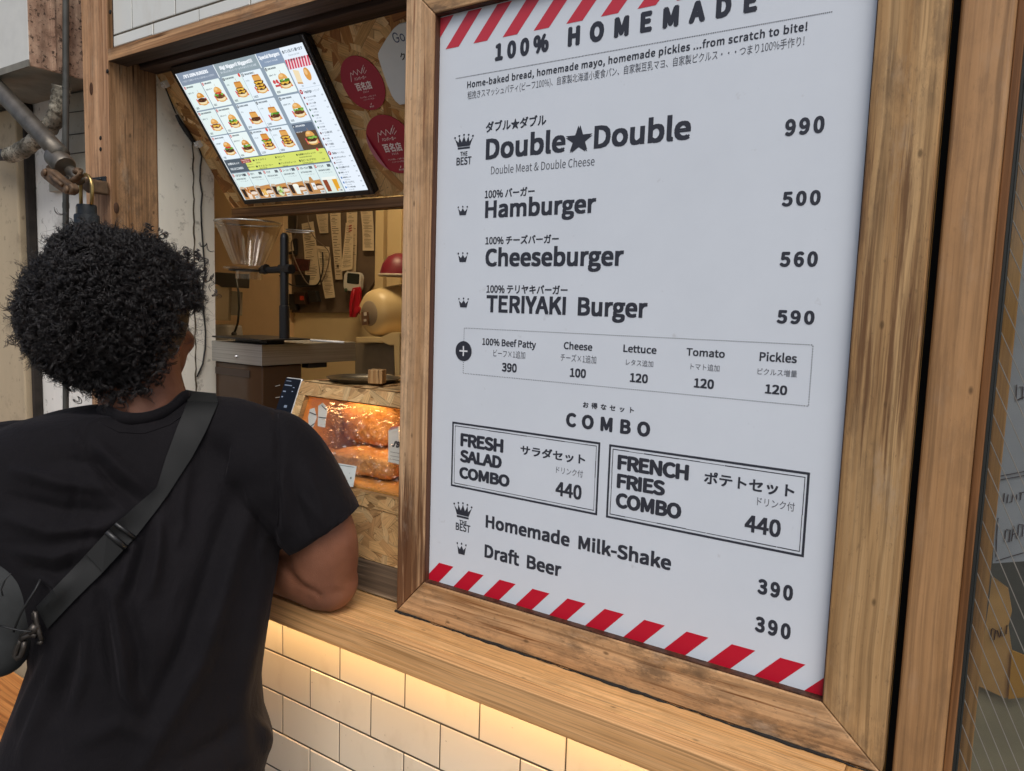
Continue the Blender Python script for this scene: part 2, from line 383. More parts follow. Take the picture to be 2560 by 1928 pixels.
class Print:
    def __init__(s, o, u, v, lift=.0003):
        s.o, s.u, s.v = (np.array(q, float) for q in (o, u, v)); s.n = np.cross(s.u, s.v); s.n /= np.linalg.norm(s.n)
        s.mb = MB(); s.lift = lift
    def P(s, x, y, lay=1): return s.o+s.u*x+s.v*y+s.n*(s.lift*lay)
    def poly(s, pts, col=(0, 0, 0), lay=1, mat=0):
        s.mb.add([s.P(x, y, lay) for x, y in pts], [tuple(range(len(pts)))], mat, col); return s
    def rect(s, x0, y0, x1, y1, col=(0, 0, 0), lay=1, mat=0): return s.poly([(x0, y0), (x1, y0), (x1, y1), (x0, y1)], col, lay, mat)
    def rrect(s, x0, y0, x1, y1, r, col, lay=1):
        pts = []
        for cx, cy, a0 in ((x1-r, y0+r, -90), (x1-r, y1-r, 0), (x0+r, y1-r, 90), (x0+r, y0+r, 180)):
            for k in range(5): a = R(a0+k*22.5); pts.append((cx+r*math.cos(a), cy+r*math.sin(a)))
        return s.poly(pts, col, lay)
    def ell(s, cx, cy, rx, ry, col, lay=1, seg=24, a0=0, a1=360, wob=0):
        pts = []
        for k in range(seg):
            a = R(a0+(a1-a0)*k/(seg-(0 if a1-a0 == 360 else 1))); q = 1+wob*random.uniform(-1, 1)
            pts.append((cx+rx*q*math.cos(a), cy+ry*q*math.sin(a)))
        return s.poly(pts, col, lay)
    def ring(s, cx, cy, r0, r1, col, lay=1, seg=28):
        for k in range(seg):
            a, b = 2*math.pi*k/seg, 2*math.pi*(k+1)/seg
            s.poly([(cx+r0*math.cos(a), cy+r0*math.sin(a)), (cx+r1*math.cos(a), cy+r1*math.sin(a)), (cx+r1*math.cos(b), cy+r1*math.sin(b)), (cx+r0*math.cos(b), cy+r0*math.sin(b))], col, lay)
        return s
    def line(s, x0, y0, x1, y1, w_, col, lay=1):
        d = np.array([x1-x0, y1-y0]); L = np.linalg.norm(d); p = np.array([-d[1], d[0]])/L*w_/2; e = d/L*w_*.3
        a = np.array([x0, y0])-e; b = np.array([x1, y1])+e
        return s.poly([a-p, b-p, b+p, a+p], col, lay)
    def text(s, t, x0, x1, y, cap, col=(0, 0, 0), bold=0.0, spacing=1.0, lay=1, font=None, shear=0, mat=0):
        v, f = glyphs(t, 0.0, spacing, font); lo, hi = v.min(0), v.max(0)
        latin = any(ord(ch) < 128 and ch != ' ' for ch in t)
        if latin:
            hv = glyphs('H', 0.0, 1.0, font)[0]; b0, h0 = hv[:, 1].min(), hv[:, 1].max()-hv[:, 1].min()
        else: b0, h0 = lo[1], hi[1]-lo[1]
        # heavier weights: the outline is struck several times, each a few microns higher
        n_ = 0 if bold <= 0 else (4 if bold < .018 else 8)
        sx = (x1-x0)/(hi[0]-lo[0]+(2*bold if n_ else 0)); sy = cap/(h0+(2*bold if n_ else 0))
        for k in range(max(1, n_)):
            ox = oy = 0.0
            if n_: a = 2*math.pi*(k+.5)/n_; ox, oy = bold*(1+math.cos(a)/ .98), bold*(1+math.sin(a))
            s.mb.add([s.P(x0+(q[0]-lo[0]+ox)*sx+shear*(q[1]-b0)*sy, y+(q[1]-b0+oy)*sy, lay+.05*k) for q in v], f, mat, col)
        return s

def col_mat(name, rough=.4, emit=0.0, spec=.4):
    t = NT(name); a = t.n('Attribute', attribute_name='Col')
    if emit:
        t.base((.01, .01, .01)); t.l(a.outputs['Color'], t.p.inputs['Emission Color']); t.set(Emission_Strength=emit, Roughness=.25)
    else:
        t.l(a.outputs['Color'], t.p.inputs['Base Color']); t.set(Roughness=rough, Specular_IOR_Level=spec)
    return t.mat
INK = col_mat('printed_ink', .4)

# ---------------------------------------------------------------- oriented strand board: real overlapping flakes
def osb_mat():
    t = NT('strand_board'); a = t.n('Attribute', attribute_name='Col')
    uv = t.n('UVMap'); mp = t.n('Mapping'); mp.inputs['Scale'].default_value = (14, 420, 1); t.l(uv.outputs[0], mp.inputs[0])
    g = t.noise(mp.outputs[0], 1.0, 4, .65)
    mp2 = t.n('Mapping'); mp2.inputs['Scale'].default_value = (30, 60, 1); t.l(uv.outputs[0], mp2.inputs[0])
    g2 = t.noise(mp2.outputs[0], 1.0, 4, .6)
    c = t.mix(.7, a.outputs['Color'], t.ramp(g, [(.34, .58), (.58, 1.08)]), 'MULTIPLY')
    c = t.mix(.6, c, t.ramp(g2, [(.3, .75), (.65, 1.08)]), 'MULTIPLY')
    t.base(c); t.set(Roughness=.6, Specular_IOR_Level=.3); t.bump(g, .5, .0012); return t.mat
OSB = osb_mat()
OSB_PAL = [lin(h) for h in ('#d8b07a', '#cda268', '#dfbd88', '#c89c66', '#b98752', '#d4aa70', '#e2c391', '#a97843', '#d0a872', '#8f6036')]
def osb(mb, o, u, v, w_, h_, n_flakes, thick=.012, big=1.0, dark=1.0, even=0.0):
    o, u, v = (np.array(q, float) for q in (o, u, v)); n = np.cross(u, v); n /= np.linalg.norm(n)
    c0 = tuple(x*.55*dark for x in OSB_PAL[3])
    q = [o, o+u*w_, o+u*w_+v*h_, o+v*h_]
    i0 = len(mb.v); mb.v += [tuple(p) for p in q]+[tuple(p-n*thick) for p in q]
    for f in ((0, 1, 2, 3), (7, 6, 5, 4), (0, 4, 5, 1), (1, 5, 6, 2), (2, 6, 7, 3), (3, 7, 4, 0)):
        mb.f.append(tuple(i0+k for k in f)); mb.m.append(0); mb.c.append(c0)
        mb.uv.append([(mb.v[i0+k][0]+mb.v[i0+k][1], mb.v[i0+k][2]) for k in f])
    for i in range(n_flakes):
        cx, cy = random.uniform(-.01, w_+.01), random.uniform(-.01, h_+.01)
        L, W = random.uniform(.018, .058)*big, random.uniform(.005, .017)*big
        a = random.gauss(0, .9) if random.random() < .7 else random.uniform(0, math.pi)
        ca, sa = math.cos(a), math.sin(a)
        loc = [(-L, -W), (-L*.3, -W*random.uniform(.8, 1.15)), (L*.4, -W*random.uniform(.8, 1.1)), (L*random.uniform(.85, 1.1), -W*random.uniform(.5, 1)),
               (L*random.uniform(.85, 1.1), W*random.uniform(.5, 1)), (L*.35, W*random.uniform(.85, 1.15)), (-L*.4, W*random.uniform(.8, 1.1)), (-L*random.uniform(.9, 1.05), W*random.uniform(.4, 1))]
        pts = [(cx+x*ca-y*sa, cy+x*sa+y*ca) for x, y in loc]
        pts = [(min(max(x, 0), w_), min(max(y, 0), h_)) for x, y in pts]
        if max(p[0] for p in pts)-min(p[0] for p in pts) < .002 or max(p[1] for p in pts)-min(p[1] for p in pts) < .002: continue
        hgt = .0004+.0014*(i+random.random())/n_flakes
        tilt = random.uniform(-.0002, .0002)
        k = random.choice(OSB_PAL); k = tuple(p_*(1-even)+q_*even for p_, q_ in zip(k, OSB_PAL[0])); s_ = random.uniform(.8, 1.1)*dark
        off = random.uniform(0, 50)
        mb.add([o+u*x+v*y+n*(hgt+tilt*l[0]/L) for (x, y), l in zip(pts, loc)], [tuple(range(8))], 0, tuple(c_*s_ for c_ in k), uv=[(l[0]+off, l[1]+off*.37) for l in loc])
        # a thin split edge shows as a darker sliver along one side
        if random.random() < .6:
            e0, e1 = pts[0], pts[3]; d = np.array(e1)-np.array(e0); L2 = np.linalg.norm(d)
            if L2 > .01:
                p_ = np.array([-d[1], d[0]])/L2*.0007
                mb.add([o+u*x+v*y+n*(hgt+.00005) for x, y in (e0, e1, e1+p_, e0+p_)], [(0, 1, 2, 3)], 0, tuple(c_*.33 for c_ in k), uv=[(0, 0)]*4)
    return mb

# ================================================================ SETTING
gm = NT('pavement'); gco = gm.coords(); gn = gm.noise(gco, 60, 6, .7); g2_ = gm.noise(gco, 1.5, 4)
gm.base(gm.mix(.5, gm.ramp(gn, [(.3, (.10, .095, .09)), (.7, (.24, .23, .21))]), gm.ramp(g2_, [(.3, (.12, .11, .10)), (.7, (.25, .24, .22))]))); gm.set(Roughness=.85); gm.bump(gn, .4, .004)
b = MB(); b.add([(-60, -60, 0), (60, -60, 0), (60, 60, 0), (-60, 60, 0)], [(0, 1, 2, 3)])
o = build('ground', b, gm.mat); struct(o)

TP, TH = .1512, .0772            # tile pitch
def tile_wall(x0, x1, z0, z1, y, xo, zo, mats, name, label):
    b = MB(); b.box(x0, x1, y+.0012, y+.05, z0, z1, 1)
    g = .0018; k0 = int(math.floor((z0-zo)/TH)); k1 = int(math.ceil((z1-zo)/TH))
    for k in range(k0, k1):
        za, zb = zo+k*TH+g, zo+(k+1)*TH-g
        za, zb = max(za, z0), min(zb, z1)
        if zb-za < .004: continue
        sh = (k % 2)*TP/2
        i0 = int(math.floor((x0-xo-sh)/TP)); i1 = int(math.ceil((x1-xo-sh)/TP))
        for i in range(i0, i1):
            xa, xb = xo+sh+i*TP+g*.7, xo+sh+(i+1)*TP-g*.7
            xa, xb = max(xa, x0), min(xb, x1)
            if xb-xa < .004: continue
            t_ = [random.uniform(-.0006, .0004) for _ in range(3)]
            bv = .0013; yy = y
            f = [(xa+bv, yy+t_[0], za+bv), (xb-bv, yy+t_[1], za+bv), (xb-bv, yy+t_[1]+t_[2], zb-bv), (xa+bv, yy+t_[0]+t_[2], zb-bv)]
            m_ = [(xa, yy+.0008, za), (xb, yy+.0008, za), (xb, yy+.0008, zb), (xa, yy+.0008, zb)]
            k_ = [(xa, yy+.0016, za), (xb, yy+.0016, za), (xb, yy+.0016, zb), (xa, yy+.0016, zb)]
            b.add(f+m_+k_, [(0, 1, 2, 3)]+[(4+j, 4+(j+1) % 4, (j+1) % 4, j) for j in range(4)]+[(8+j, 8+(j+1) % 4, 4+(j+1) % 4, 4+j) for j in range(4)], 0, (lambda q: (q, q*.985, q*.955))(random.uniform(.93, 1)))
    return tag(build(name, b, mats), label, 'wall')
# courses measured on the photo: a bed joint at z = .911, a head joint at x = -.9223 above it
tile_wall(-1.6365, -.085, 0.0, 1.012, 0.0, -.9270, .8915-TH*12, (TILE, GROUT), 'tile_wall', 'glossy tiled wall with warm lamp glow tinted in and dark joints under the wooden counter')
tile_wall(-1.612, .0, 2.064, 3.0, 0.0, -1.5410, 2.0870, (TILE_UP, GROUT), 'upper_tile_wall', 'white tiled wall with dark joints above the wooden window lintel')

# solid wall behind the sign, and the dark recess beside it
b = MB(); b.box(-.772, -.086, .012, .10, 1.06, 2.05); tag(build('wall_panel', b, BLACK), 'dark wall hidden behind the framed menu sign', 'wall')
b = MB(); b.box(-.0795, -.0705, .035, .06, 0, 2.9, 0)
o = build('recess_wall', b, BLACK); tag(o, 'black gap between menu sign and door post', 'wall')

# counter
t = thing('service_counter', 'light wooden counter plank along the tiled shopfront, elbow resting on it', 'counter', (-.9, -.04, 1.015))
b = MB(); b.box(-1.74, -.1135, -.0735, .0135, 1.015, 1.058); build('counter_plank', b, W_COUNTER, t, bevel=.0008)
b = MB(); b.box(-1.74, -.1135, -.0945, -.0737, 1.0150, 1.0580); build('front_edge', b, W_SAP, t, bevel=.0015)
W_END = wood('counter_end_wood', 'y', lin('#d9a566'), lin('#b98246'), grain=1.0, knots=False, contrast=1.2)
b = MB(); b.box(-.1130, -.0925, -.0940, .0135, 1.0155, 1.0575); build('end_block', b, W_END, t, bevel=.001)
# lamp under the counter: a real warm strip on a small channel
t = thing('strip_light', 'warm lamp strip glowing under the counter edge', 'lamp', (-.9, -.03, 1.0))
b = MB(); b.box(-1.7, -.12, -.064, -.046, 1.006, 1.0148); build('channel', b, plain('aluminium', (.6, .6, .6), .4, .8), t)
b = MB(); b.box(-1.7, -.12, -.062, -.048, 1.0035, 1.0058)
build('diffuser', b, emis('warm_led', (1.0, .60, .24), 23.0), t)
# weathered board and the counter inside
b = MB(); b.box(-1.632, -.775, .0142, .034, 1.0585, 1.1165); tag(build('sill_board', b, W_DARK, bevel=.002), 'blackened weathered board standing along the back of the counter', 'board')
b = MB(); b.box(-1.634, -.60, .0345, .62, 1.07, 1.1160); tag(build('kitchen_counter', b, plain('kitchen_worktop', (.12, .11, .10), .4), bevel=.002), 'dark worktop inside the window carrying the bread case', 'worktop')

# left post
t = thing('timber_post', 'square reddish timber post with knots left of the serving window', 'post', (-1.688, .05, 0))
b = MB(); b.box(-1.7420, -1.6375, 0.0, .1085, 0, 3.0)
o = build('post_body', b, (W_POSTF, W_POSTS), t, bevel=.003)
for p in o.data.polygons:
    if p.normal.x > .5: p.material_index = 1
KN = plain('knot_wood', lin('#4a2f1c'), .7, var=.4, vs_=80)
for px, py, rx, rz in ((228, 222, .007, .0135), (291, 520, .006, .012)):
    if px < 270: c = on_y(px, py, -.0006); b = MB(); b.blob(c, (rx, .0012, rz)); build('knot', b, KN, t, smooth=True)
    else: c = on_x(px, py, -1.637); b = MB(); b.blob(c, (.0012, rx, rz)); build('knot', b, KN, t, smooth=True)
HOLE = plain('bolt_hole', (.01, .008, .006), .8)
for px, py in ((251, 345), (251, 373), (275, 30), (268, 178)):
    c = on_y(px, py, -.0008); b = MB(); b.lathe([(.0045, 0), (.0045, .0012), (.002, .0016)], c+np.array([0, .001, 0]), (0, -1, 0), 12)
    build('bolt_hole', b, HOLE, t, smooth=True)
# dark strip between post and tiles
b = MB(); b.box(-1.6370, -1.6125, .012, .06, 2.066, 3.0); tag(build('dark_strip', b, W_LINTEL_DARK), 'dark brown strip between post and upper tiles', 'trim')
# lintel boards (front board, groove, inner board)
t = thing('window_lintel', 'wooden beam over the serving window, shade painted on underneath', 'beam', (-1.2, .05, 2.03))
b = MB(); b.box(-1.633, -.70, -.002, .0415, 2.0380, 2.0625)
o = build('front_board', b, (W_LINTEL, W_LINTEL_DARK), t, bevel=.0012)
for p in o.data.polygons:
    if p.normal.z < -.5: p.material_index = 1  # downward face takes its shade as colour
b = MB(); b.box(-1.633, -.70, .0420, .066, 2.0500, 2.0800); b.box(-1.633, -.70, .0665, .112, 2.0400, 2.0800); build('inner_board', b, W_LINTEL_DARK, t, bevel=.001)

# kitchen shell
KWALL = plain('warm_cream_wall', lin('#d9c194'), .55, var=.06, vs_=4)
KWALL2 = plain('tan_panel_wall', lin('#dcbc94'), .6, var=.08, vs_=4)
KDARK = plain('kitchen_ceiling_paint', (.35, .30, .24), .7)
b = MB(); b.box(-4.2, .9, 1.30, 1.34, 0, 2.5); tag(build('kitchen_back_wall', b, KWALL), 'cream kitchen wall behind the hanging receipts', 'wall')
b = MB(); b.box(-4.24, -4.2, .11, 1.34, 0, 2.5); tag(build('kitchen_end_wall', b, KWALL2), 'tan end wall deep inside the kitchen', 'wall')
b = MB(); b.box(-4.2, -2.60, 1.24, 1.299, 0, 2.3); tag(build('cabinet_panel', b, KWALL2, bevel=.002), 'tan flat panel at left of the kitchen back wall', 'panel')
b = MB(); b.box(-4.24, .9, .13, 1.34, 2.5, 2.54); o = build('kitchen_ceiling', b, KDARK); struct(o); o.name = 'ceiling'
b = MB(); b.box(-4.2, -.08, .06, 1.30, .001, .02); o = build('kitchen_floor', b, plain('kitchen_floor_tile', (.12, .10, .09), .5)); struct(o); o.name = 'floor'
b = MB(); b.box(-.085, -.060, .101, 1.30, 0, 2.5); tag(build('partition_wall', b, KWALL), 'cream partition wall hidden behind the sign', 'wall')
# white side wall of the window
b = MB(); b.box(-1.744, -1.6385, .1090, .2515, 1.0, 2.5); tag(build('side_wall', b, WALLIN), 'dirty white wall return between timber post and kitchen', 'wall')
b = MB()
zs = np.linspace(1.12, 1.915, 60); xj = .196
pts = [(-1.6380, xj+.0012*math.sin(i*1.7)+random.uniform(-.0006, .0006), z) for i, z in enumerate(zs)]
b.tube(pts, [random.uniform(.0012, .0024) for _ in pts], 5)
tag(build('wall_joint', b, plain('mouldy_joint', lin('#4a4030'), .9, var=.4, vs_=90)), 'dark mouldy sealant line down the white wall return', 'sealant')
# closing wall above window behind the tiles and left of the post
b = MB(); b.box(-1.75, .9, .052, .115, 2.09, 2.6); tag(build('header_wall', b, BLACK), 'wall above the window lintel hidden behind the tiles', 'wall')

# ================================================================ FRAMED MENU SIGN
sign = thing('menu_sign', 'big white menu board in a worn wooden frame standing on the counter', 'menu board', (-.43, -.005, 1.061))
SX0, SX1, SZ0, SZ1 = -.7305, -.1432, 1.1196, 1.9660     # visible panel
FX0, FX1, FZ0, FZ1 = -.7845, -.0785, 1.0600, 2.0180     # frame outside
FY0, FY1 = -.0130, .0105
pt = NT('sign_panel'); pco = pt.coords()
pn = pt.noise(pco, 7, 5, .7); pn2 = pt.noise(pco, 55, 3, .6)
pc_ = pt.ramp(pn, [(.25, (.665, .710, .765)), (.65, (.700, .745, .800))])
pc_ = pt.mix(pt.ramp(pn2, [(.70, 0.), (.80, .35)]), pc_, (.42, .42, .42))
pt.bump(pt.noise(pco, 2.5, 2), .12, .02); pt.base(pc_); pt.set(Roughness=.30, Specular_IOR_Level=.4)
b = MB(); b.box(SX0-.008, SX1+.008, .0005, .0100, SZ0-.008, SZ1+.008); build('panel', b, pt.mat, sign)
DK = lin('#34363f'); GY = lin('#55575f')
def frame_side(name, quad_front, mat, bev=.0015):
    f = [(x, FY0, z) for x, z in quad_front]; k_ = [(x, FY1, z) for x, z in quad_front]
    b = MB(); b.hexa(k_, f); return build(name, b, mat, sign, bevel=bev)
g = .0006
frame_side('frame_side', [(FX0, FZ0), (SX0, SZ0), (SX0, SZ1), (FX0, FZ1)], W_SIGN_L)
frame_side('frame_side', [(SX1, SZ0), (FX1, FZ0), (FX1, FZ1), (SX1, SZ1)], W_SIGN_R)
frame_side('frame_rail', [(FX0+g, FZ0), (FX1-g, FZ0), (SX1-g, SZ0-g), (SX0+g, SZ0-g)], W_SIGN_B)
frame_side('frame_rail', [(SX0+g, SZ1+g), (SX1-g, SZ1+g), (FX1-g, FZ1), (FX0+g, FZ1)], W_SIGN_B)
# dark inner lining
b = MB()
b.box(SX0-.0005, SX0+.0012, -.0095, .0004, SZ0+.0016, SZ1-.001); b.box(SX1-.0012, SX1+.0005, -.0095, .0004, SZ0+.0016, SZ1-.001)
b.box(SX0+.0001, SX1-.0001, -.0100, .0004, SZ0-.0008, SZ0+.0014); b.box(SX0+.0001, SX1-.0001, -.0100, .0004, SZ1-.0008, SZ1+.0012)
build('lining', b, W_REVEAL, sign)
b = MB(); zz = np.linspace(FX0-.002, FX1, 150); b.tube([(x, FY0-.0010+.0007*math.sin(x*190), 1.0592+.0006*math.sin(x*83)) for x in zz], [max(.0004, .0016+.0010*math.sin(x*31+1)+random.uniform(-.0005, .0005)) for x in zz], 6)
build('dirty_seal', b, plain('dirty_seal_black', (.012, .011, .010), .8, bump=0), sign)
RED_T, RED_B = lin('#c63a48'), lin('#c4142e')
def spr(): return Print((0, .0005, 0), (1, 0, 0), (0, 0, 1), .0003)
def clipx(pts, lo, hi):
    out = []
    for side, val in ((1, lo), (-1, hi)):
        src = pts if not out else out; out = []
        for i in range(len(src)):
            a, c = src[i], src[(i+1) % len(src)]
            ia, ic = side*(a[0]-val) >= 0, side*(c[0]-val) >= 0
            if ia: out.append(a)
            if ia != ic:
                k_ = (val-a[0])/(c[0]-a[0]); out.append((val, a[1]+(c[1]-a[1])*k_))
        if not out: return None
    return out
P_ = spr()
for i in range(12):
    x0 = -.6806-.0574+i*.0572
    q = clipx([(x0, SZ0+.001), (x0+.0283, SZ0+.001), (x0+.0283+.0285, 1.1520), (x0+.0285, 1.1520)], SX0+.0012, SX1-.0012)
    if q: P_.poly(q, RED_B)
build('bottom_stripes', P_.mb, INK, sign)
P_ = spr()
for i in range(14):
    x0 = -.7186-.0503+i*.0503
    q = clipx([(x0, 1.9185), (x0+.0240, 1.9185), (x0+.0240+.0400, 1.9640), (x0+.0400, 1.9640)], SX0+.0012, SX1-.0012)
    if q: P_.poly(q, RED_T)
build('top_stripes', P_.mb, INK, sign)
TT = [
("100%",-0.6302,-0.5428,1.8883,0.0234),
("HOMEMADE",-0.5142,-0.2697,1.8886,0.0251),
("Home-baked bread, homemade mayo, homemade pickles ...from scratch to bite!",-0.6776,-0.2138,1.8584,0.0093),
("粗挽きスマッシュパティ(ビーフ100%)、自家製北海道小麦食パン、自家製豆乳マヨ、自家製ピクルス・・・つまり100%手作り!",-0.6764,-0.2161,1.8439,0.0087),
("ダブル★ダブル",-0.6425,-0.5426,1.7933,0.0150),
("Double★Double",-0.6419,-0.3391,1.7554,0.0296),
("Double Meat & Double Cheese",-0.6313,-0.4673,1.7351,0.0107),
("990",-0.2303,-0.1888,1.7483,0.0182),
("THE",-0.6872,-0.6739,1.7645,0.0065),
("BEST",-0.6938,-0.6663,1.7519,0.0113),
("100% バーガー",-0.6412,-0.5571,1.7024,0.0108),
("Hamburger",-0.6402,-0.4619,1.6743,0.0250),
("500",-0.2284,-0.1872,1.6715,0.0162),
("100% チーズバーガー",-0.6378,-0.5163,1.6376,0.0104),
("Cheeseburger",-0.6374,-0.4191,1.6061,0.0258),
("560",-0.2262,-0.1855,1.6046,0.0169),
("100% テリヤキバーガー",-0.6335,-0.4997,1.5692,0.0108),
("TERIYAKI Burger",-0.6333,-0.3832,1.5411,0.0252),
("590",-0.2252,-0.1844,1.5410,0.0154),
("100% Beef Patty",-0.6385,-0.5465,1.4940,0.0100),
("ビーフ×1追加",-0.6181,-0.5636,1.4792,0.0084),
("390",-0.6027,-0.5768,1.4579,0.0129),
("Cheese",-0.5024,-0.4589,1.4957,0.0099),
("チーズ×1追加",-0.5066,-0.4525,1.4800,0.0085),
("100",-0.4913,-0.4665,1.4589,0.0122),
("Lettuce",-0.4143,-0.3686,1.4971,0.0097),
("レタス追加",-0.4096,-0.3722,1.4804,0.0081),
("120",-0.4032,-0.3781,1.4592,0.0118),
("Tomato",-0.3298,-0.2820,1.4977,0.0095),
("トマト追加",-0.3234,-0.2876,1.4810,0.0082),
("120",-0.3182,-0.2929,1.4594,0.0118),
("Pickles",-0.2416,-0.1999,1.4971,0.0104),
("ピクルス増量",-0.2427,-0.1986,1.4812,0.0078),
("120",-0.2330,-0.2079,1.4598,0.0112),
("お得なセット",-0.4693,-0.3953,1.4192,0.0084),
("COMBO",-0.4944,-0.3716,1.3912,0.0192),
("FRESH",-0.6739,-0.5956,1.3404,0.0200),
("SALAD",-0.6740,-0.5976,1.3166,0.0187),
("COMBO",-0.6746,-0.5829,1.2917,0.0177),
("サラダセット",-0.5664,-0.4623,1.3424,0.0143),
("ドリンク付",-0.5067,-0.4650,1.3246,0.0097),
("440",-0.5068,-0.4654,1.2932,0.0205),
("FRENCH",-0.4149,-0.3178,1.3435,0.0199),
("FRIES",-0.4146,-0.3475,1.3190,0.0194),
("COMBO",-0.4149,-0.3246,1.2929,0.0201),
("ポテトセット",-0.2985,-0.1921,1.3430,0.0163),
("ドリンク付",-0.2332,-0.1908,1.3275,0.0105),
("440",-0.2463,-0.2041,1.2939,0.0210),
("THE",-0.6720,-0.6579,1.2213,0.0065),
("BEST",-0.6788,-0.6510,1.2108,0.0115),
("Homemade Milk-Shake",-0.6235,-0.3338,1.2249,0.0196),
("Draft Beer",-0.6240,-0.4918,1.1795,0.0204),
("390",-0.2260,-0.1857,1.2223,0.0185),
("390",-0.2260,-0.1851,1.1758,0.0190),
]
LIGHT = {"粗挽", "Double Meat", "ビーフ", "チーズ×", "レタス", "トマト", "ピクル", "ドリン"}
for s_, x0, x1, z, cap in TT:
    light = any(s_.startswith(k_) for k_ in LIGHT)
    bold = 0.0 if light else .0125
    sp_ = 1.0
    if s_ in ('990', '500', '560', '590') or (s_ == '390' and cap > .015): bold = .019; sp_ = 1.12
    elif s_ in ('HOMEMADE',): bold = .027; sp_ = 1.36
    elif s_ == '100%' : bold = .024; sp_ = 1.2
    elif s_ == 'COMBO' and cap > .0185 and x1-x0 > .11: bold = .020; sp_ = 1.25
    elif s_.startswith('お得'): bold = .0125; sp_ = 1.3
    elif s_ in ('FRESH', 'SALAD', 'FRENCH', 'FRIES', 'COMBO'): bold = .020; sp_ = .97
    elif s_ in ('440',): bold = .016; sp_ = 1.0
    elif len(s_) <= 3: bold = .017
    elif s_[0] in 'DHCT' and cap > .019: bold = .0175
    elif 'baked' in s_: bold = .014; sp_ = 1.04
    if 'Milk' in s_ or 'Draft' in s_ or 'baked' in s_ or 'TERI' in s_: s_ = s_.replace(' ', '  ' if 'baked' not in s_ else ' ')
    P_ = spr().text(s_, x0, x1, z, cap, GY if light else DK, bold, sp_)
    build('caption_lettering' if light else 'price_lettering' if s_.isdigit() else 'title_lettering' if z > 1.83 else 'item_lettering', P_.mb, INK, sign)
def crown(P_, x0, z0, x1, z1, big):
    W_, H_ = x1-x0, z1-z0; X = lambda q: x0+W_*q; Z = lambda q: z0+H_*q
    if big:
        P_.rect(X(.16), Z(.0), X(.84), Z(.12), DK)
        n_ = 5; base = [(X(.16), Z(.17)), (X(.84), Z(.17))]
        tips = [(X(1.0), Z(.70)), (X(.76), Z(.80)), (X(.5), Z(.84)), (X(.24), Z(.80)), (X(0.0), Z(.70))]
        val = [(X(.80), Z(.45)), (X(.62), Z(.45)), (X(.38), Z(.45)), (X(.20), Z(.45))]
    else:
        base = [(X(.16), Z(0)), (X(.84), Z(0))]
        tips = [(X(.98), Z(.62)), (X(.5), Z(.66)), (X(.02), Z(.62))]; val = [(X(.70), Z(.36)), (X(.30), Z(.36))]
    for i, tp in enumerate(tips):            # one convex spike at a time, overlapping the band
        a = val[i] if i < len(val) else (X(.16), base[0][1]); c = val[i-1] if i > 0 else (X(.84), base[0][1])
        P_.poly([c, tp, a], DK, 1+.06*i)
    pts = [base[0], base[1]]+val
    P_.poly([base[0], base[1], val[0], val[-1]], DK, 1.6)
    for i in range(len(val)-1): P_.poly([(X(.5), base[0][1]), val[i], val[i+1]], DK, 1.7+.05*i)
    for tp in tips: P_.ell(tp[0], tp[1]+H_*(.09 if big else .16), W_*(.05 if big else .075), H_*(.06 if big else .085), DK, 2, 12)
for x0, z0, x1, z1, bg_ in ((-.6972, 1.7745, -.6647, 1.7959, 1), (-.6885, 1.6806, -.6713, 1.6954, 0), (-.6864, 1.6131, -.6692, 1.6290, 0), (-.6833, 1.5473, -.6655, 1.5630, 0), (-.6825, 1.2310, -.6494, 1.2560, 1), (-.6751, 1.1748, -.6579, 1.1951, 0)):
    Pk = spr(); crown(Pk, x0, z0, x1, z1, bg_); build('crown_emblem', Pk.mb, INK, sign)
Pb = spr()
def dotted(P_, x0, z0, x1, z1, st=.0029):
    L = math.hypot(x1-x0, z1-z0); n_ = int(L/st)
    for i in range(n_):
        k_ = (i+.5)/n_; P_.ell(x0+(x1-x0)*k_, z0+(z1-z0)*k_, .00075, .00075, GY, 1, 6)
dotted(Pb, -.699, 1.8748, -.189, 1.8735, .0021); build('dotted_rule', Pb.mb, INK, sign); Pb = spr()
for q in ((-.672, 1.5170, -.184, 1.5186), (-.672, 1.4500, -.184, 1.4500), (-.672, 1.5170, -.672, 1.4500), (-.184, 1.5186, -.184, 1.4500)): dotted(Pb, *q)
build('dotted_box', Pb.mb, INK, sign); Pb = spr()
Pb.ell(-.6720, 1.4830, .0150, .0147, DK, 2, 32)
WH = (.76, .78, .81)
Pb.rect(-.6795, 1.4819, -.6645, 1.4842, WH, 3); Pb.rect(-.67315, 1.4756, -.67085, 1.4905, WH, 3.3)
build('plus_emblem', Pb.mb, INK, sign); Pb = spr()
def frame_box(P_, x0, z0, x1, z1, w_):
    for a in ((x0, z0, x1, z0+w_), (x0, z1-w_, x1, z1)): P_.rect(*a, DK)
    for a in ((x0, z0+w_, x0+w_, z1-w_), (x1-w_, z0+w_, x1, z1-w_)): P_.rect(*a, DK)
def worn_box(P_, x0, z0, x1, z1, w_):
    for (ax, az, bx, bz) in ((x0, z0, x1, z0), (x0, z1, x1, z1), (x0, z0, x0, z1), (x1, z0, x1, z1)):
        L = math.hypot(bx-ax, bz-az); k_ = 0.0
        while k_ < L:
            s_ = random.uniform(.012, .05); e_ = min(L, k_+s_)
            dx, dz = (bx-ax)/L, (bz-az)/L; ww = w_*random.uniform(.5, 1.1); j = random.uniform(-.0002, .0002)
            P_.line(ax+dx*k_+dz*j, az+dz*k_+dx*j, ax+dx*e_+dz*j, az+dz*e_+dx*j, ww, DK)
            k_ = e_+random.choice((0, 0, .0012))
frame_box(Pb, -.6900, 1.2770, -.4410, 1.3758, .0028); worn_box(Pb, -.6840, 1.2828, -.4465, 1.3700, .0011)
build('ruled_box', Pb.mb, INK, sign); Pb = spr()
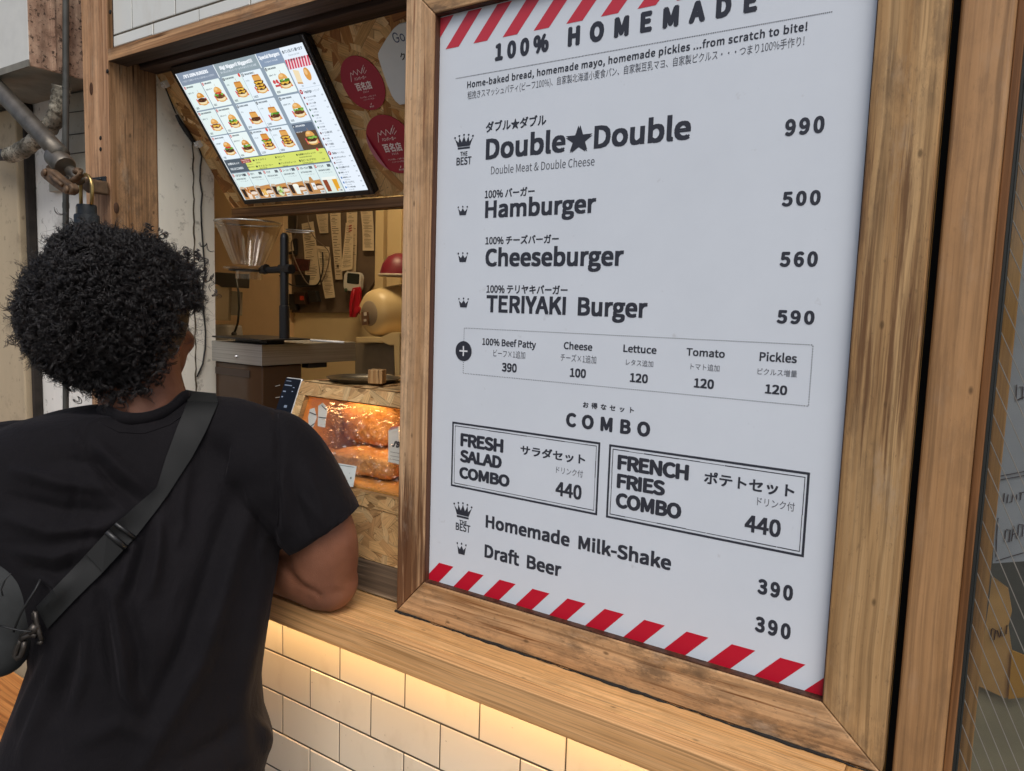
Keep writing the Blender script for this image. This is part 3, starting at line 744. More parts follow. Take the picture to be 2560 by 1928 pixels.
frame_box(Pb, -.4279, 1.2768, -.1770, 1.3752, .0028); worn_box(Pb, -.4222, 1.2826, -.1822, 1.3692, .0011)
build('ruled_box', Pb.mb, INK, sign)

# ================================================================ SLOPING STRAND BOARD WITH SCREEN, STICKERS, WHITEBOARD
TH_ = R(35.7); BU = np.array([1., 0, 0]); BV = np.array([0, -math.sin(TH_), math.cos(TH_)]); BN = np.cross(BU, BV)   # BN towards the street
BP = (on_x(393, 190, -1.638)+on_x(537.7, 442, -1.638))/2
def onb(px, py, lift=0.0): return on_p(px, py, BP+BN*lift, BN)
def bxy(p): d = np.array(p)-BO; return float(d@BU), float(d@BV)
top_k = (2.0386+.018-BP[2])/BV[2]; bot_k = (1.7735-BP[2])/BV[2]
BO = np.array([-1.6370, *(BP+BV*bot_k)[1:]]); BH = top_k-bot_k; BW = .94
brd = thing('sloping_board', 'sloping strand board over the window with menu screen and round red stickers', 'board', (-1.17, .2, 1.77))
b = MB(); osb(b, BO, BU, BV, BW, BH, 1500, .012, 1.0, 1.15); build('strand_panel', b, OSB, brd)
b = MB(); lo = BO-BN*.0145
b.box(-1.6365, -.70, BO[1]-.004, BO[1]+.03, BO[2]-.024, BO[2]-.0035); build('lower_batten', b, wood('batten_wood', 'x', lin('#8a6544'), lin('#5f4128'), knots=False), brd, bevel=.001)

mon = thing('menu_screen', 'lit menu screen with rows of burger pictures mounted on the sloping board', 'screen', (-1.37, .2, 1.78))
c1 = lambda x, y: (420+x/3.787, 80+y/3.787)
SO = onb(*c1(70, 400), .020)                    # top-left of the lit picture
SW, SH = .4058, .2985
def sp3(x, y, l=0.0): return SO+BU*x-BV*y+BN*l
b = MB(); e_ = .0075
b.hexa([sp3(-e_, SH+.0105, -.0185), sp3(SW+.0125, SH+.0105, -.0185), sp3(SW+.0125, -.014, -.0185), sp3(-e_, -.014, -.0185)],
       [sp3(-e_, SH+.0105, -.0012), sp3(SW+.0125, SH+.0105, -.0012), sp3(SW+.0125, -.014, -.0012), sp3(-e_, -.014, -.0012)])
build('screen_case', b, plain('black_gloss_plastic', (.012, .013, .016), .25, bump=0), mon, bevel=.003)
b = MB()
for x0, x1, y0, y1 in ((-e_, -.0004, -.014, SH+.0105), (SW+.0004, SW+.0125, -.014, SH+.0105), (0, SW, -.014, -.0004), (0, SW, SH+.0004, SH+.0105)):
    b.hexa([sp3(x0, y1, -.0011), sp3(x1, y1, -.0011), sp3(x1, y0, -.0011), sp3(x0, y0, -.0011)], [sp3(x0, y1, .0016), sp3(x1, y1, .0016), sp3(x1, y0, .0016), sp3(x0, y0, .0016)])
build('bezel', b, plain('black_bezel', (.010, .011, .013), .35, bump=0), mon, bevel=.0006)
b = MB(); b.tube([sp3(SW+.0088, -.012, .0018), sp3(SW+.0088, SH+.006, .0018)], .0006, 6); build('bezel_trim', b, plain('silver_trim', (.6, .62, .66), .25, .9), mon)
sc = Print(SO, BU, BV, .00012)
C = lambda h: lin(h)
S_ = lambda x: x
def R4(x0, y0, x1, y1, col, lay=1): sc.rect(x0, -y1, x1, -y0, col, lay)
def TX(s_, x0, x1, yb, cap, col, bold=.01, lay=6, font=None): sc.text(s_, x0, x1, -yb, cap, col, bold, 1.0, lay, font)
R4(0, 0, SW, SH, C('#8f9fae'), 0)
for x0, x1, col in ((0.0, .1318, '#8593a6'), (.1342, .2672, '#93a3ab'), (.2698, .3390, '#8a9cb4')): R4(x0, 0, x1, .0255, C(col), 1)
R4(.3395, 0, SW, SH, C('#e6f0fb'), 1)
for x in (.1319, .2673): R4(x, 0, x+.0022, .0265, C('#f0f8fc'), 2)
R4(0, .0, .0022, SH, C('#f4fbff'), 3)
TX("J'B'S 100% BURGERS", .020, .108, .0125, .0068, C('#f4f9ff'), .02)
TX("いつもビーフ100%バーガーもっと100%おいしくできます!", .010, .122, .0200, .0034, C('#dfe8f2'), 0)
TX("Big! Bigger!! Biggest!!!", .148, .252, .0125, .0068, C('#f4f9ff'), .02)
TX("食べ応えのあるバーガーおすすめです!できる順", .144, .258, .0200, .0034, C('#dfe8f2'), 0)
TX("Special Burgers", .274, .334, .0120, .0068, C('#f4f9ff'), .02)
TX("その他おすすめ自慢", .284, .322, .0200, .0032, C('#dfe8f2'), 0)
PAPER = C('#e8f4f6'); BUN = ['#d99a48', '#cf8e3f', '#e0a75a']; PAT = '#5a3320'; LET = '#6fa23a'; CHE = '#e8b94a'; TOM = '#c9452f'
def burger(x, y, s_, kind, square):
    """small picture of a stacked burger on checked paper, s_ = width"""
    for k in range(5):                                   # red checked paper under it
        a = x-s_*.62+k*s_*.24
        sc.poly([(a, -(y-s_*.05)), (a+s_*.13, -(y-s_*.05)), (a+s_*.20, -(y+s_*.34)), (a+s_*.07, -(y+s_*.34))], C('#d8505a'), 3)
    sc.ell(x, -(y+s_*.18), s_*.52, s_*.24, C('#d9a65e'), 4, 18, wob=.05)
    sc.ell(x, -(y+s_*.20), s_*.40, s_*.15, C('#f2dfb4'), 4.5, 14, wob=.1)
    lay = 5; yy = y+s_*.06
    n_ = 2 if kind in (7, 11) else 3 if kind in (8, 12) else 1
    for j in range(n_):
        sc.ell(x+random.uniform(-.03, .03)*s_, -yy, s_*.47, s_*.15, C(random.choice((PAT, '#4a2a1a', '#6b4028'))), lay, 16, wob=.10); lay += .4
        for q in range(5): sc.ell(x+random.uniform(-.35, .35)*s_, -(yy+random.uniform(-.05, .08)*s_), s_*.06, s_*.03, C(random.choice(('#7d5034', '#38200f', '#8a6040'))), lay, 8); 
        lay += .3
        if kind in (3, 4, 7, 8, 12, 13, 11): sc.poly([(x-s_*.42, -(yy-s_*.06)), (x+s_*.42, -(yy-s_*.06)), (x+s_*.20, -(yy+s_*.10)), (x-s_*.05, -(yy+s_*.01)), (x-s_*.25, -(yy+s_*.09))], C(CHE), lay); lay += .3
        yy -= s_*.17
    if kind in (2, 4, 5, 6, 13, 14, 15, 10, 11):
        for q in range(9): sc.ell(x+random.uniform(-.42, .42)*s_, -(yy+random.uniform(-.02, .08)*s_), s_*.12, s_*.07, C(random.choice((LET, '#86b64c', '#4f8228', '#5c9430'))), lay, 8, wob=.25); lay += .1
        yy -= s_*.08
    if kind in (2, 11, 5): sc.ell(x, -(yy+s_*.02), s_*.34, s_*.08, C(TOM), lay, 12, wob=.08); lay += .3; yy -= s_*.05
    col = C(random.choice(BUN))
    if square:
        sc.poly([(x-s_*.36, -(yy+s_*.04)), (x+s_*.38, -(yy+s_*.06)), (x+s_*.34, -(yy-s_*.22)), (x-s_*.34, -(yy-s_*.24))], col, lay+.5)
        sc.poly([(x-s_*.34, -(yy-s_*.24)), (x+s_*.34, -(yy-s_*.22)), (x+s_*.30, -(yy-s_*.30)), (x-s_*.28, -(yy-s_*.32))], C('#c07a34'), lay+.7)
    else:
        sc.ell(x, -(yy+s_*.02), s_*.40, s_*.34, col, lay+.5, 18, 0, 180)
        sc.ell(x-s_*.08, -(yy-s_*.18), s_*.17, s_*.09, C('#efc486'), lay+.7, 12)
    sc.line(x+s_*.02, -(yy-s_*.28), x, -(yy-s_*.50), s_*.025, C('#b98a58'), lay+.9)
CELLS = [(.0030, .0270, 1, '100% BURGER', '100%バーガー', '500', 0), (.0670, .0270, 2, '100% BURGER', '100%レタトマ', '660', 0), (.0030, .0850, 3, '100% CHEESEBURGER', '100%チーズ', '560', 0), (.0670, .0850, 4, '100% CHEESEBURGER', '100%レタトマ', '720', 0),
         (.0030, .1425, 5, '100% BLT BURGER', '100%BLT', '790', 0), (.0670, .1425, 6, '100% BURGER', '100%アボカド', '890', 0),
         (.1390, .0270, 7, 'DOUBLE★DOUBLE', 'ダブル', '990', 1), (.2015, .0270, 8, 'TRIPLE★TRIPLE', 'トリプル', '1420', 1), (.1390, .0850, 9, 'DOUBLE BURGER', 'ダブル', '870', 1), (.2015, .0850, 10, 'TRIPLE BURGER', 'トリプル', '1240', 1),
         (.1390, .1425, 11, "J'B'S SPECIAL", 'スペシャル', '1150', 1), (.2015, .1425, 12, "J'B'S MOUNTAIN", 'マウンテン', '1850', 1),
         (.2745, .0270, 13, '100% BURGER', '100%バーガー', '890', 0), (.2745, .0860, 14, '100% TERIYAKI', '100%テリヤキ', '590', 0), (.2745, .1440, 15, "J'B'S CHICKEN", 'チキンバーガー', '', 0)]
for x, y, n_, en, jp, pr, sq in CELLS:
    wd, hh = .0615, .0550
    ink = C('#3b4a55'); paper = C(random.choice(('#e6f2fa', '#e2f1f0', '#e9f5f4')))
    if n_ == 15: paper = C('#5c4632'); ink = C('#e8eef2')
    sc.rrect(x, -(y+hh), x+wd, -y, .0022, paper, 1.5)
    if n_ == 15: R4(x+.0002, y+.0002, x+wd-.0002, y+.0165, C('#5d6c80'), 2)
    sc.ell(x+.0036, -(y+.0046), .0031, .0034, C('#c64b4b') if n_ <= 6 else C('#34434f'), 2.5, 14)
    TX(str(n_), x+.0022, x+.0050, y+.0062, .0032, C('#f2f6f8'), .02, 3)
    TX(en, x+.0085, x+.0085+min(.0022*len(en), .040), y+.0062, .0034, ink, .02, 3)
    TX(jp, x+.0040, x+.0040+.0030*len(jp)*.9, y+.0185, .0032, ink, .01, 3)
    if pr: TX(pr, x+.0050, x+.0050+.0034*len(pr), y+hh-.0030, .0046, ink, .01, 9)
    burger(x+wd*.64, y+hh*.60, .0325, n_, sq)
    if n_ in (7, 11): sc.ell(x+wd-.0060, -(y+.0030), .0036, .0040, C('#d9534a'), 3.5, 14)
    if n_ == 13:
        for q in (0, 1): sc.ell(x+.010+q*.0085, -(y+.0300), .0040, .0040, C('#cc4b4d'), 3, 14)
        R4(x+.008, y+.036, x+.022, y+.040, C('#c44a48'), 3)
# value bar
R4(.0022, .1985, .3385, .2300, C('#4e5a66'), 1.4)
TX('お得なセット', .010, .052, .2110, .0056, C('#e9eff3'), .012); TX('VALUE COMBO', .010, .056, .2235, .0056, C('#dfe7ec'), .012)
sc.rrect(.0720, -.2285, .3365, -.2000, .003, C('#d5e06f'), 2)
R4(.0600, .2010, .0940, .2105, C('#9c4038'), 3); TX('Choose ONE drink', .063, .091, .2050, .0026, C('#f2dcd4'), .01); TX('from the list', .066, .088, .2092, .0026, C('#f2dcd4'), .01)
for s_, x0, x1, yb in (('■ アイスティ', .1005, .147, .2090), ('■ アイスコーヒー', .1010, .160, .2235), ('■ コカコーラ', .1780, .2090, .2085), ('■ アップルジュース', .1790, .2350, .2230), ('■ 自家製ミルクシェイク', .2460, .3060, .2090), ('■ 生ビール (アサヒ)', .2460, .2980, .2225), ('ドリンクセット', .0700, .0960, .2165), ('お選びください', .0700, .0965, .2225)):
    TX(s_, x0, x1, yb, .0042 if x0 > .1 else .003, C('#404a30'), .014)
for s_, x0, x1, yb in (('Iced Tea', .108, .122, .2145), ('Coffee (Hot/Iced)', .108, .136, .2280), ('Cola', .186, .194, .2140), ('Apple Juice', .188, .206, .2285), ('Homemade Milk-Shake', .252, .290, .2145), ('Draft Beer (ASAHI)', .254, .286, .2278), ('+150', .3150, .3250, .2100), ('+250', .3150, .3250, .2235)):
    TX(s_, x0, x1, yb, .0030, C('#4c573c'), .008)
sc.ell(.3150, -.2010, .0036, .0036, C('#d9534a'), 4, 12)
# bottom row of combos
combos = [("J'B'Sチキン", 'CHICKEN TENDERS COMBO', '+490'), ('ポテト', 'FRENCH FRIES COMBO', '+440'), ('サラダ', 'FRESH SALAD COMBO', '+440'), ('コーンスープ', 'CORN CHOWDER COMBO', '+440'), ('バターラスク', 'BUTTER RUSK COMBO', '+390'), ('ドリンク', 'BEVERAGE COMBO', '+190')]
for i, (jp, en, pr) in enumerate(combos):
    x = .0035+i*.0558; x1 = x+.0545; y = .2320
    sc.rrect(x, -SH+.0002, x1, -y, .002, C('#dcecec'), 1.6)
    sc.poly([(x+.0005, -SH+.0006), (x1-.0005, -SH+.0006), (x1-.0005, -(y+.0335)), (x+.0005, -(y+.0370))], C('#bd8a58') if i < 5 else C('#d8e6dc'), 2)
    sc.ell(x+.0034, -(y+.0045), .0028, .0040, C('#c5453f'), 3, 14); TX('ABCDEF'[i], x+.0024, x+.0044, y+.0062, .0034, C('#ffffff'), .02, 4)
    TX(jp, x+.0095, x+.0095+.0048*len(jp)*.95, y+.0080, .0056, C('#39454c'), .016); TX(en, x+.0075, x+.0420, y+.0160, .0036, C('#39454c'), .016)
    R4(x+.038, y+.0022, x+.0485, y+.0085, C('#5c666c'), 2.6)
    TX('ハーフサイズ選べます', x+.017, x+.046, y+.0215, .0026, C('#7b878c'), 0)
    if i < 5:
        sc.poly([(x+.0045, -(y+.059)), (x+.0145, -(y+.061)), (x+.0165, -(y+.040)), (x+.0035, -(y+.039))], C('#2c1c16'), 3)      # dark drink
        sc.poly([(x+.0035, -(y+.039)), (x+.0165, -(y+.040)), (x+.0170, -(y+.034)), (x+.0035, -(y+.033))], C('#c9b39a'), 3)
        sc.ell(x+.041, -(y+.044), .0105, .0075, C('#c98d48'), 3, 14); sc.ell(x+.042, -(y+.047), .0110, .0045, C('#5d3a20'), 3.4, 12, wob=.1); sc.ell(x+.043, -(y+.051), .0120, .0040, C('#ead8c8'), 3.6, 12)
        if i == 0: sc.poly([(x+.018, -(y+.064)), (x+.030, -(y+.065)), (x+.033, -(y+.038)), (x+.020, -(y+.036))], C('#ecdccb'), 5); [sc.ell(x+.0255+random.uniform(-.005, .005), -(y+.042+random.uniform(-.004, .008)), .0032, .0040, C(random.choice(('#b06a2c', '#c98544'))), 5.5, 10, wob=.15) for _ in range(7)]
        if i == 1: sc.ell(x+.025, -(y+.055), .0095, .0085, C('#efe2cf'), 5, 14); [sc.line(x+.025+random.uniform(-.007, .007), -(y+.058), x+.025+random.uniform(-.009, .009), -(y+.045), .0018, C(random.choice(('#e9bd5a', '#d9a23e'))), 5.6) for _ in range(11)]
        if i == 2: sc.ell(x+.025, -(y+.052), .0110, .0120, C('#cfdcae'), 5, 16); [sc.ell(x+.025+random.uniform(-.008, .008), -(y+.051+random.uniform(-.008, .008)), .0035, .0025, C(random.choice(('#7fa43c', '#a6c060', '#8d5d78', '#d9e2bc'))), 5.6, 9, wob=.2) for _ in range(14)]
        if i == 3: sc.poly([(x+.019, -(y+.062)), (x+.032, -(y+.063)), (x+.035, -(y+.042)), (x+.017, -(y+.041))], C('#e8efe8'), 5); sc.ell(x+.026, -(y+.0415), .0090, .0032, C('#f6f8ee'), 5.4, 14)
        if i == 4: sc.poly([(x+.020, -(y+.064)), (x+.034, -(y+.064)), (x+.034, -(y+.036)), (x+.030, -(y+.026)), (x+.024, -(y+.026)), (x+.019, -(y+.036))], C('#c08f58'), 5); R4(x+.0215, y+.040, x+.0325, y+.056, C('#e9eef0'), 6); TX("J'B", x+.024, x+.030, y+.049, .004, C('#4a5660'), .02, 7)
    else:
        for q, col in ((.006, '#8c4426'), (.019, '#dfe9df'), (.034, '#e2a42c')):
            sc.poly([(x+q, -(y+.063)), (x+q+.012, -(y+.063)), (x+q+.0135, -(y+.036)), (x+q-.001, -(y+.036))], C(col), 4)
            sc.poly([(x+q-.001, -(y+.036)), (x+q+.0135, -(y+.036)), (x+q+.0138, -(y+.030)), (x+q-.0012, -(y+.030))], C('#f0f4ee'), 4)
    R4(x+.0395, y+.0580, x+.0530, y+.0650, C('#e6ecec'), 7); TX(pr, x+.0410, x+.0515, y+.0635, .0042, C('#3f4a50'), .012, 9)
# right column
TX('食パン/丸パン選べます', .3430, .4000, .0110, .0052, C('#47535e'), .012); TX('Choose your bun', .3560, .3860, .0175, .0030, C('#7c8790'), 0)
for k in range(9):
    a = .3400+k*.0076
    q = clipx([(a-.004, -.0410), (a+.0002, -.0410), (a+.0052, -.0225), (a+.0010, -.0225)], .3397, SW-.0004)
    if q: sc.poly(q, C('#c93a55'), 3)
R4(.3397, .0225, SW-.0004, .0410, C('#f0d4dc'), 2); TX('SQUARE or ROUND', .348, .396, .0262, .0034, C('#4d4650'), .014, 5)
sc.poly([(.347, -.066), (.361, -.068), (.364, -.046), (.349, -.042)], C('#efdcb6'), 4); sc.poly([(.347, -.066), (.361, -.068), (.361, -.071), (.347, -.069)], C('#c9965a'), 4.5)
sc.ell(.383, -.055, .0085, .0125, C('#d99a4c'), 4, 18); sc.ell(.381, -.051, .0040, .0055, C('#eec084'), 4.5, 12)
TX('±0', .354, .359, .0760, .0032, C('#4b5660'), .01); TX('+20', .386, .393, .0755, .0032, C('#4b5660'), .01)
R4(.3420, .0788, .4030, .0793, C('#a9bccb'), 3); sc.ell(.3450, -.0850, .0042, .0046, C('#b23a40'), 4, 14); TX('+', .3433, .3467, .0866, .0040, C('#ffffff'), .03, 6)
TX('Toppings', .3520, .3730, .0885, .0052, C('#39454f'), .016); TX('トッピング', .3740, .3960, .0885, .0042, C('#5b6670'), 0)
tops = [('ケイジャンスパイス追加', '+20', '#7c3434'), ('ハラペーニョ追加', '+120', '#a33a3a'), ('ピクルス増量', '+120', '#2f6b45'), ('レタス追加', '+120', '#2f6b45'), ('トマト追加', '+120', '#2f6b45'), ('アボカド追加', '+390', '#2f6b45'), ('ベーコン追加 (2枚)', '+270', '#6b3838'), ('パティ追加', '+390', '#7c3434'), ('チーズ1枚追加', '+100', '#7c3434')]
for i, (s_, pr, col) in enumerate(tops):
    y = .0985+i*.0121
    sc.ell(.3462, -(y-.0016), .0021, .0026, C(col), 3, 10); TX(s_, .3505, .3505+min(.0026*len(s_), .034), y, .0036, C('#39454f'), .012); TX(pr, .3940, .4000, y-.0005, .0030, C('#55616c'), .006)
    TX('Add '+('Seasoning', 'Jalapeno', 'Pickles', 'Lettuce', 'Tomato Slice', 'Avocado', 'Bacon Slice', 'Patty', 'Cheese')[i], .3530, .3680, y+.0050, .0024, C('#7b8792'), 0)
R4(.3420, .2058, .4030, .2063, C('#a9bccb'), 3); sc.ell(.3450, -.2120, .0042, .0046, C('#b23a40'), 4, 14); TX('+', .3433, .3467, .2136, .0040, C('#ffffff'), .03, 6)
TX('Sides', .3520, .3650, .2155, .0052, C('#39454f'), .016); TX('サイド単品', .3670, .3860, .2155, .0042, C('#5b6670'), 0)
sides = [("J'B'S チキンナゲット", '390', '#7c3434'), ('フライドポテト', '340', '#7c3434'), ("J'B'S 自慢のサラダ", '340', '#2f6b45'), ('自家製コーンスープ', '340', '#2f6b45'), ('自家製牛乳シェイク', '390', '#3a6ca8'), ('生ビール (アサヒ)', '390', '#2f74b8'), ('ドリンク単品 各種', '250', '#2a7cc4')]
for i, (s_, pr, col) in enumerate(sides):
    y = .2245+i*.0110
    sc.ell(.3462, -(y-.0016), .0021, .0026, C(col), 3, 10); TX(s_, .3505, .3505+min(.0027*len(s_), .036), y, .0037, C('#39454f'), .012); TX(pr, .3950, .4005, y-.0008, .0030, C('#55616c'), .006)
    TX(('Ginger Chicken', 'French Fries', 'Fresh Salad', 'Corn Chowder', 'Milk-Shake', 'Draft Beer', 'Beverages')[i], .3530, .3690, y+.0046, .0024, C('#7b8792'), 0)
build('picture', sc.mb, col_mat('lit_screen', emit=.80), mon)

# stickers
STK = plain('red_sticker_vinyl', lin('#a8283f'), .35, var=.05, bump=.02)
def sticker(px, py, ex, ey, label, peel):
    c = onb(px, py, .0035); a = onb(*ex, .0035); rx = np.linalg.norm(a-c)*.95
    t = thing('round_sticker', label, 'sticker', tuple(c), 'round red award stickers')
    P_ = Print(c, BU, BV, .0003); r_ = rx
    b = MB(); n_ = 40
    top = [c+BU*r_*math.cos(2*math.pi*k/n_)+BV*r_*math.sin(2*math.pi*k/n_)+BN*.0006 for k in range(n_)]
    bot = [p-BN*.0014 for p in top]
    b.add(top+bot, [tuple(range(n_)), tuple(range(2*n_-1, n_-1, -1))]+[(k+n_, (k+1) % n_+n_, (k+1) % n_, k) for k in range(n_)])
    build('disc', b, STK, t)
    P_ = Print(c+BN*.0006, BU, BV, .0002); W2 = lin('#f2e4e2')
    s_ = r_/.058
    z = [(-.026, .008), (-.019, .026), (-.0145, .021), (-.0095, .029), (-.0035, .019), (.0015, .030), (.0075, .020), (.0150, .031)]
    z = [(x*s_*1.1, y*s_) for x, y in z]
    for i in range(len(z)-1): P_.line(*z[i], *z[i+1], .0013*s_, W2)
    P_.line(.010*s_, .022*s_, .023*s_, .036*s_, .0010*s_, W2); P_.line(.0135*s_, .021*s_, .024*s_, .031*s_, .0010*s_, W2); P_.line(.017*s_, .019*s_, .026*s_, .025*s_, .0009*s_, W2)
    P_.text('ハンバーガー', -.0175*s_, .0175*s_, .0085*s_, .0070*s_, W2, .012); P_.text('百名店', -.0235*s_, .0235*s_, -.0140*s_, .0180*s_, W2, .016)
    P_.text('2024' if not peel else '2026', -.0080*s_, .0080*s_, -.0195*s_, .0036*s_, W2, .01, 1.3)
    P_.text('グルメが選ぶ、いま食べるべき', -.0240*s_, .0240*s_, -.0300*s_, .0036*s_, W2, 0); P_.text('ハンバーガーの名店。', -.0160*s_, .0160*s_, -.0355*s_, .0036*s_, W2, 0)
    P_.text('食べログ', -.0065*s_, .0065*s_, -.0520*s_, .0040*s_, W2, .012); P_.line(-.001*s_, -.0465*s_, .002*s_, -.0430*s_, .0016*s_, W2)
    build('lettering', P_.mb, INK, t)
    if peel:                                           # folded, lifted edge at lower left
        b = MB(); q = []
        for k in range(9):
            a_ = R(150+k*11); f = math.sin(math.pi*k/8)
            q.append((c+BU*r_*math.cos(a_)+BV*r_*math.sin(a_)+BN*.0010, c+BU*(r_*math.cos(a_)+.013*f)*1.0+BV*(r_*math.sin(a_)+.010*f)+BN*(.0012+.004*f)))
        for k in range(8): b.add([q[k][0], q[k+1][0], q[k+1][1], q[k][1]], [(0, 1, 2, 3)])
        build('peeled_edge', b, plain('sticker_underside', lin('#d98a98'), .25, bump=0), t, smooth=True)
    return t
c7b = lambda x, y: (780+x/5.554, y/5.554)
sticker(*c7b(705, 1160), c7b(1005, 1130), None, 'round dark red sticker lying flat on the strand board, nearest the whiteboard', False)
sticker(979, 362, (1040, 354), None, 'round red sticker with a peeling lower edge on the strand board', True)
# small striped paper tag beside the screen
q = [onb(*c7b(45, 800), .004), onb(*c7b(95, 790), .004), onb(*c7b(150, 915), .004), onb(*c7b(85, 945), .004)]
P_ = Print(q[3], BU, BV, .0003)
b = MB(); b.prism([q[3], q[2], q[1], q[0]], BN*.0008); o = build('paper_tag', b, plain('pink_paper', lin('#d9a7a8'), .6), bevel=0); tag(o, 'small red striped paper tag stuck beside the menu screen', 'paper tag')
b = MB()
for k in range(3):
    a0, a1 = .18+k*.28, .30+k*.28
    L = lambda p_, q_, k_: np.array(p_)+(np.array(q_)-np.array(p_))*k_
    b.add([L(q[0], q[1], a0)+BN*.0012, L(q[0], q[1], a1)+BN*.0012, L(q[3], q[2], a1)+BN*.0012, L(q[3], q[2], a0)+BN*.0012], [(3, 2, 1, 0)])
pp = build('tag_stripe', b, plain('red_ink', lin('#b43348'), .6, bump=0), None); pp.parent = o; pp.location = pp.location-o.location
# whiteboard
wbp = [(1222, 325), (1150, 385), (1050, 520), (955, 680), (930, 735), (935, 790), (985, 950), (1060, 1170), (1120, 1320), (1170, 1395), (1235, 1450)]
pts = [onb(*c7b(*p_), .004) for p_ in wbp]
cx_ = max(p_[0] for p_ in pts)
far = [np.array([2*cx_-p_[0]+.02, p_[1], p_[2]]) for p_ in reversed(pts)]
t = thing('whiteboard_sign', 'white rounded board with handwriting, half hidden behind the sign frame', 'whiteboard', tuple(pts[3]))
b = MB(); b.prism([*(pts+far)][::-1], BN*.004); build('board', b, plain('whiteboard_white', (.70, .74, .74), .35, var=.04, bump=0), t, bevel=.0012)
P_ = Print(pts[0]*0+onb(*c7b(1150, 600), .0083), BU, BV, .0002)
P_.text('Go', 0, .026, 0, .0165, lin('#3e4f74'), 0, font=INTER); P_.text('クチコミ', .0005, .056, -.0300, .0125, lin('#262b2c'), .008); P_.text('リ', .018, .026, -.0420, .0080, lin('#262b2c'), .008)
build('handwriting', P_.mb, INK, t)
# cable, inverter and clips on the left edge of the board
t = thing('power_cable', 'thin black cable with slim adapter clipped along the board and hanging down the white wall', 'cable', (-1.63, .2, 1.3))
c5 = lambda x, y: (360+x/3.968, 140+y/3.968)
BLK = plain('black_rubber', (.015, .015, .015), .5, bump=0)
ed = [onb(*c5(x, y), .006) for x, y in ((215, 320), (262, 440), (320, 580))]
ad = [onb(*c5(x, y), .008) for x, y in ((322, 585), (350, 650), (430, 760), (505, 870))]
wl = [on_x(*c5(x, y), -1.6345) for x, y in ((545, 910), (572, 1000), (560, 1100), (555, 1240), (578, 1370), (566, 1500), (570, 1660))]
c3 = lambda x, y: (480+x/3.2036, 480+y/3.2036)
wl += [on_x(*c3(x, y), -1.6345) for x, y in ((75, 240), (95, 520), (108, 650), (85, 760), (88, 900), (108, 1120), (105, 1260), (85, 1380), (40, 1480))]
b = MB(); b.tube(ed, .0016, 6); b.tube(wl, .0020, 7); build('cord', b, BLK, t, smooth=True)
b = MB(); b.tube(ad, [.0038, .0058, .0058, .0045], 8); build('adapter', b, BLK, t, smooth=True)
CLIP = plain('cable_clip_white', (.75, .74, .70), .4)
for q in (c5(205, 285), c5(535, 880)):
    c = onb(*q, .008); b = MB()
    for s_ in (-1, 1): b.hexa(*[[c+BU*(x+s_*.0045)+BV*y+BN*l for x, y in ((-.0028, -.007), (.0028, -.007), (.0028, .007), (-.0028, .007))] for l in (-.007, .004)])
    b.tube([c+BU*(-.004)+BN*.004, c+BN*.008, c+BU*.004+BN*.004], .003, 6); build('clip', b, CLIP, t, bevel=.0008)

# ================================================================ KITCHEN THINGS
DARKMETAL = plain('dark_tray_metal', lin('#3d3c3c'), .28, .85, var=.15, bump=.02)
c6 = lambda x, y: (720+x/4.166, 900+y/4.166)
c7 = lambda x, y: (700+x/3.968, 480+y/3.968)
# brewing stand: steel lid box on a tinted tank, pole, clamp and ribbed cone
steel = NT('brushed_steel'); sco = steel.coords('Object', scale=(3, 3, 400)); sn_ = steel.noise(sco, 1.2, 3)
steel.base(steel.ramp(sn_, [(.3, (.38, .38, .37)), (.7, (.55, .55, .54))])); steel.set(Metallic=.9, Roughness=.38)
t = thing('brewing_stand', 'steel topped brown tank on the kitchen counter carrying a pole and ribbed clear cone', 'coffee stand', (-1.515, .36, 1.1165))
b = MB(); b.box(-1.6084, -1.4206, .220, .514, 1.3975, 1.4465); build('steel_lid', b, steel.mat, t, bevel=.0012)
tank = NT('tinted_tank'); tank.base((.05, .027, .015)); tank.set(Roughness=.12, Specular_IOR_Level=.5)
b = MB(); b.box(-1.6040, -1.4250, .2260, .3400, 1.1168, 1.3970); build('tank', b, tank.mat, t, bevel=.003)
b = MB()
b.box(-1.600, -1.470, .2235, .2257, 1.367, 1.383)
build('tank_band', b, plain('tank_band_brown', (.045, .03, .022), .5), t)
WMK = plain('white_mark', (.6, .58, .52), .5, bump=0)
for a, c in (((688.5, 966), (700, 963)), ((689, 994.5), (702, 992.8))):
    p, q = on_x(*a, -1.4244), on_x(*c, -1.4244); b = MB(); b.tube([p, q], .0007, 5); build('scale_mark', b, WMK, t)
c = on_y(*[440+900/5.95, 780+665/5.95], .2198); b = MB(); b.lathe([(.0042, 0), (.0040, .002), (.0022, .0042)], c, (0, -1, 0), 16); build('knob', b, plain('chrome', (.8, .8, .8), .12, 1, bump=0), t, smooth=True)
b = MB(); pl = [on_z(*q, 1.4560) for q in ((530, 843), (653, 853), (776.5, 850))]; pl.append(pl[0]+pl[2]-pl[1])
b.prism([pl[0], pl[1], pl[2], pl[3]], (0, 0, .0035)); b.box(-1.56, -1.44, .25, .30, 1.4466, 1.4558); build('top_tray', b, plain('black_tray', (.02, .018, .016), .35, .3, bump=0), t, bevel=.0008)
b = MB(); rd = on_z(*c3(950, 1188), 1.458); re = on_z(*c3(1218, 1205), 1.458); b.tube([rd, re], .0028, 8); build('stirrer', b, plain('pale_rod', (.62, .6, .55), .4), t, smooth=True)
PX, PY = -1.4209, .2845
BP_ = plain('black_satin', (.012, .012, .013), .35, .2, bump=0)
b = MB(); b.lathe([(.0118, 1.4596), (.0118, 1.535), (.0100, 1.537), (.0100, 1.69), (.0085, 1.70), (.004, 1.704)], (PX, PY, 0), (0, 0, 1), 20); build('pole', b, BP_, t, smooth=True, auto=40)
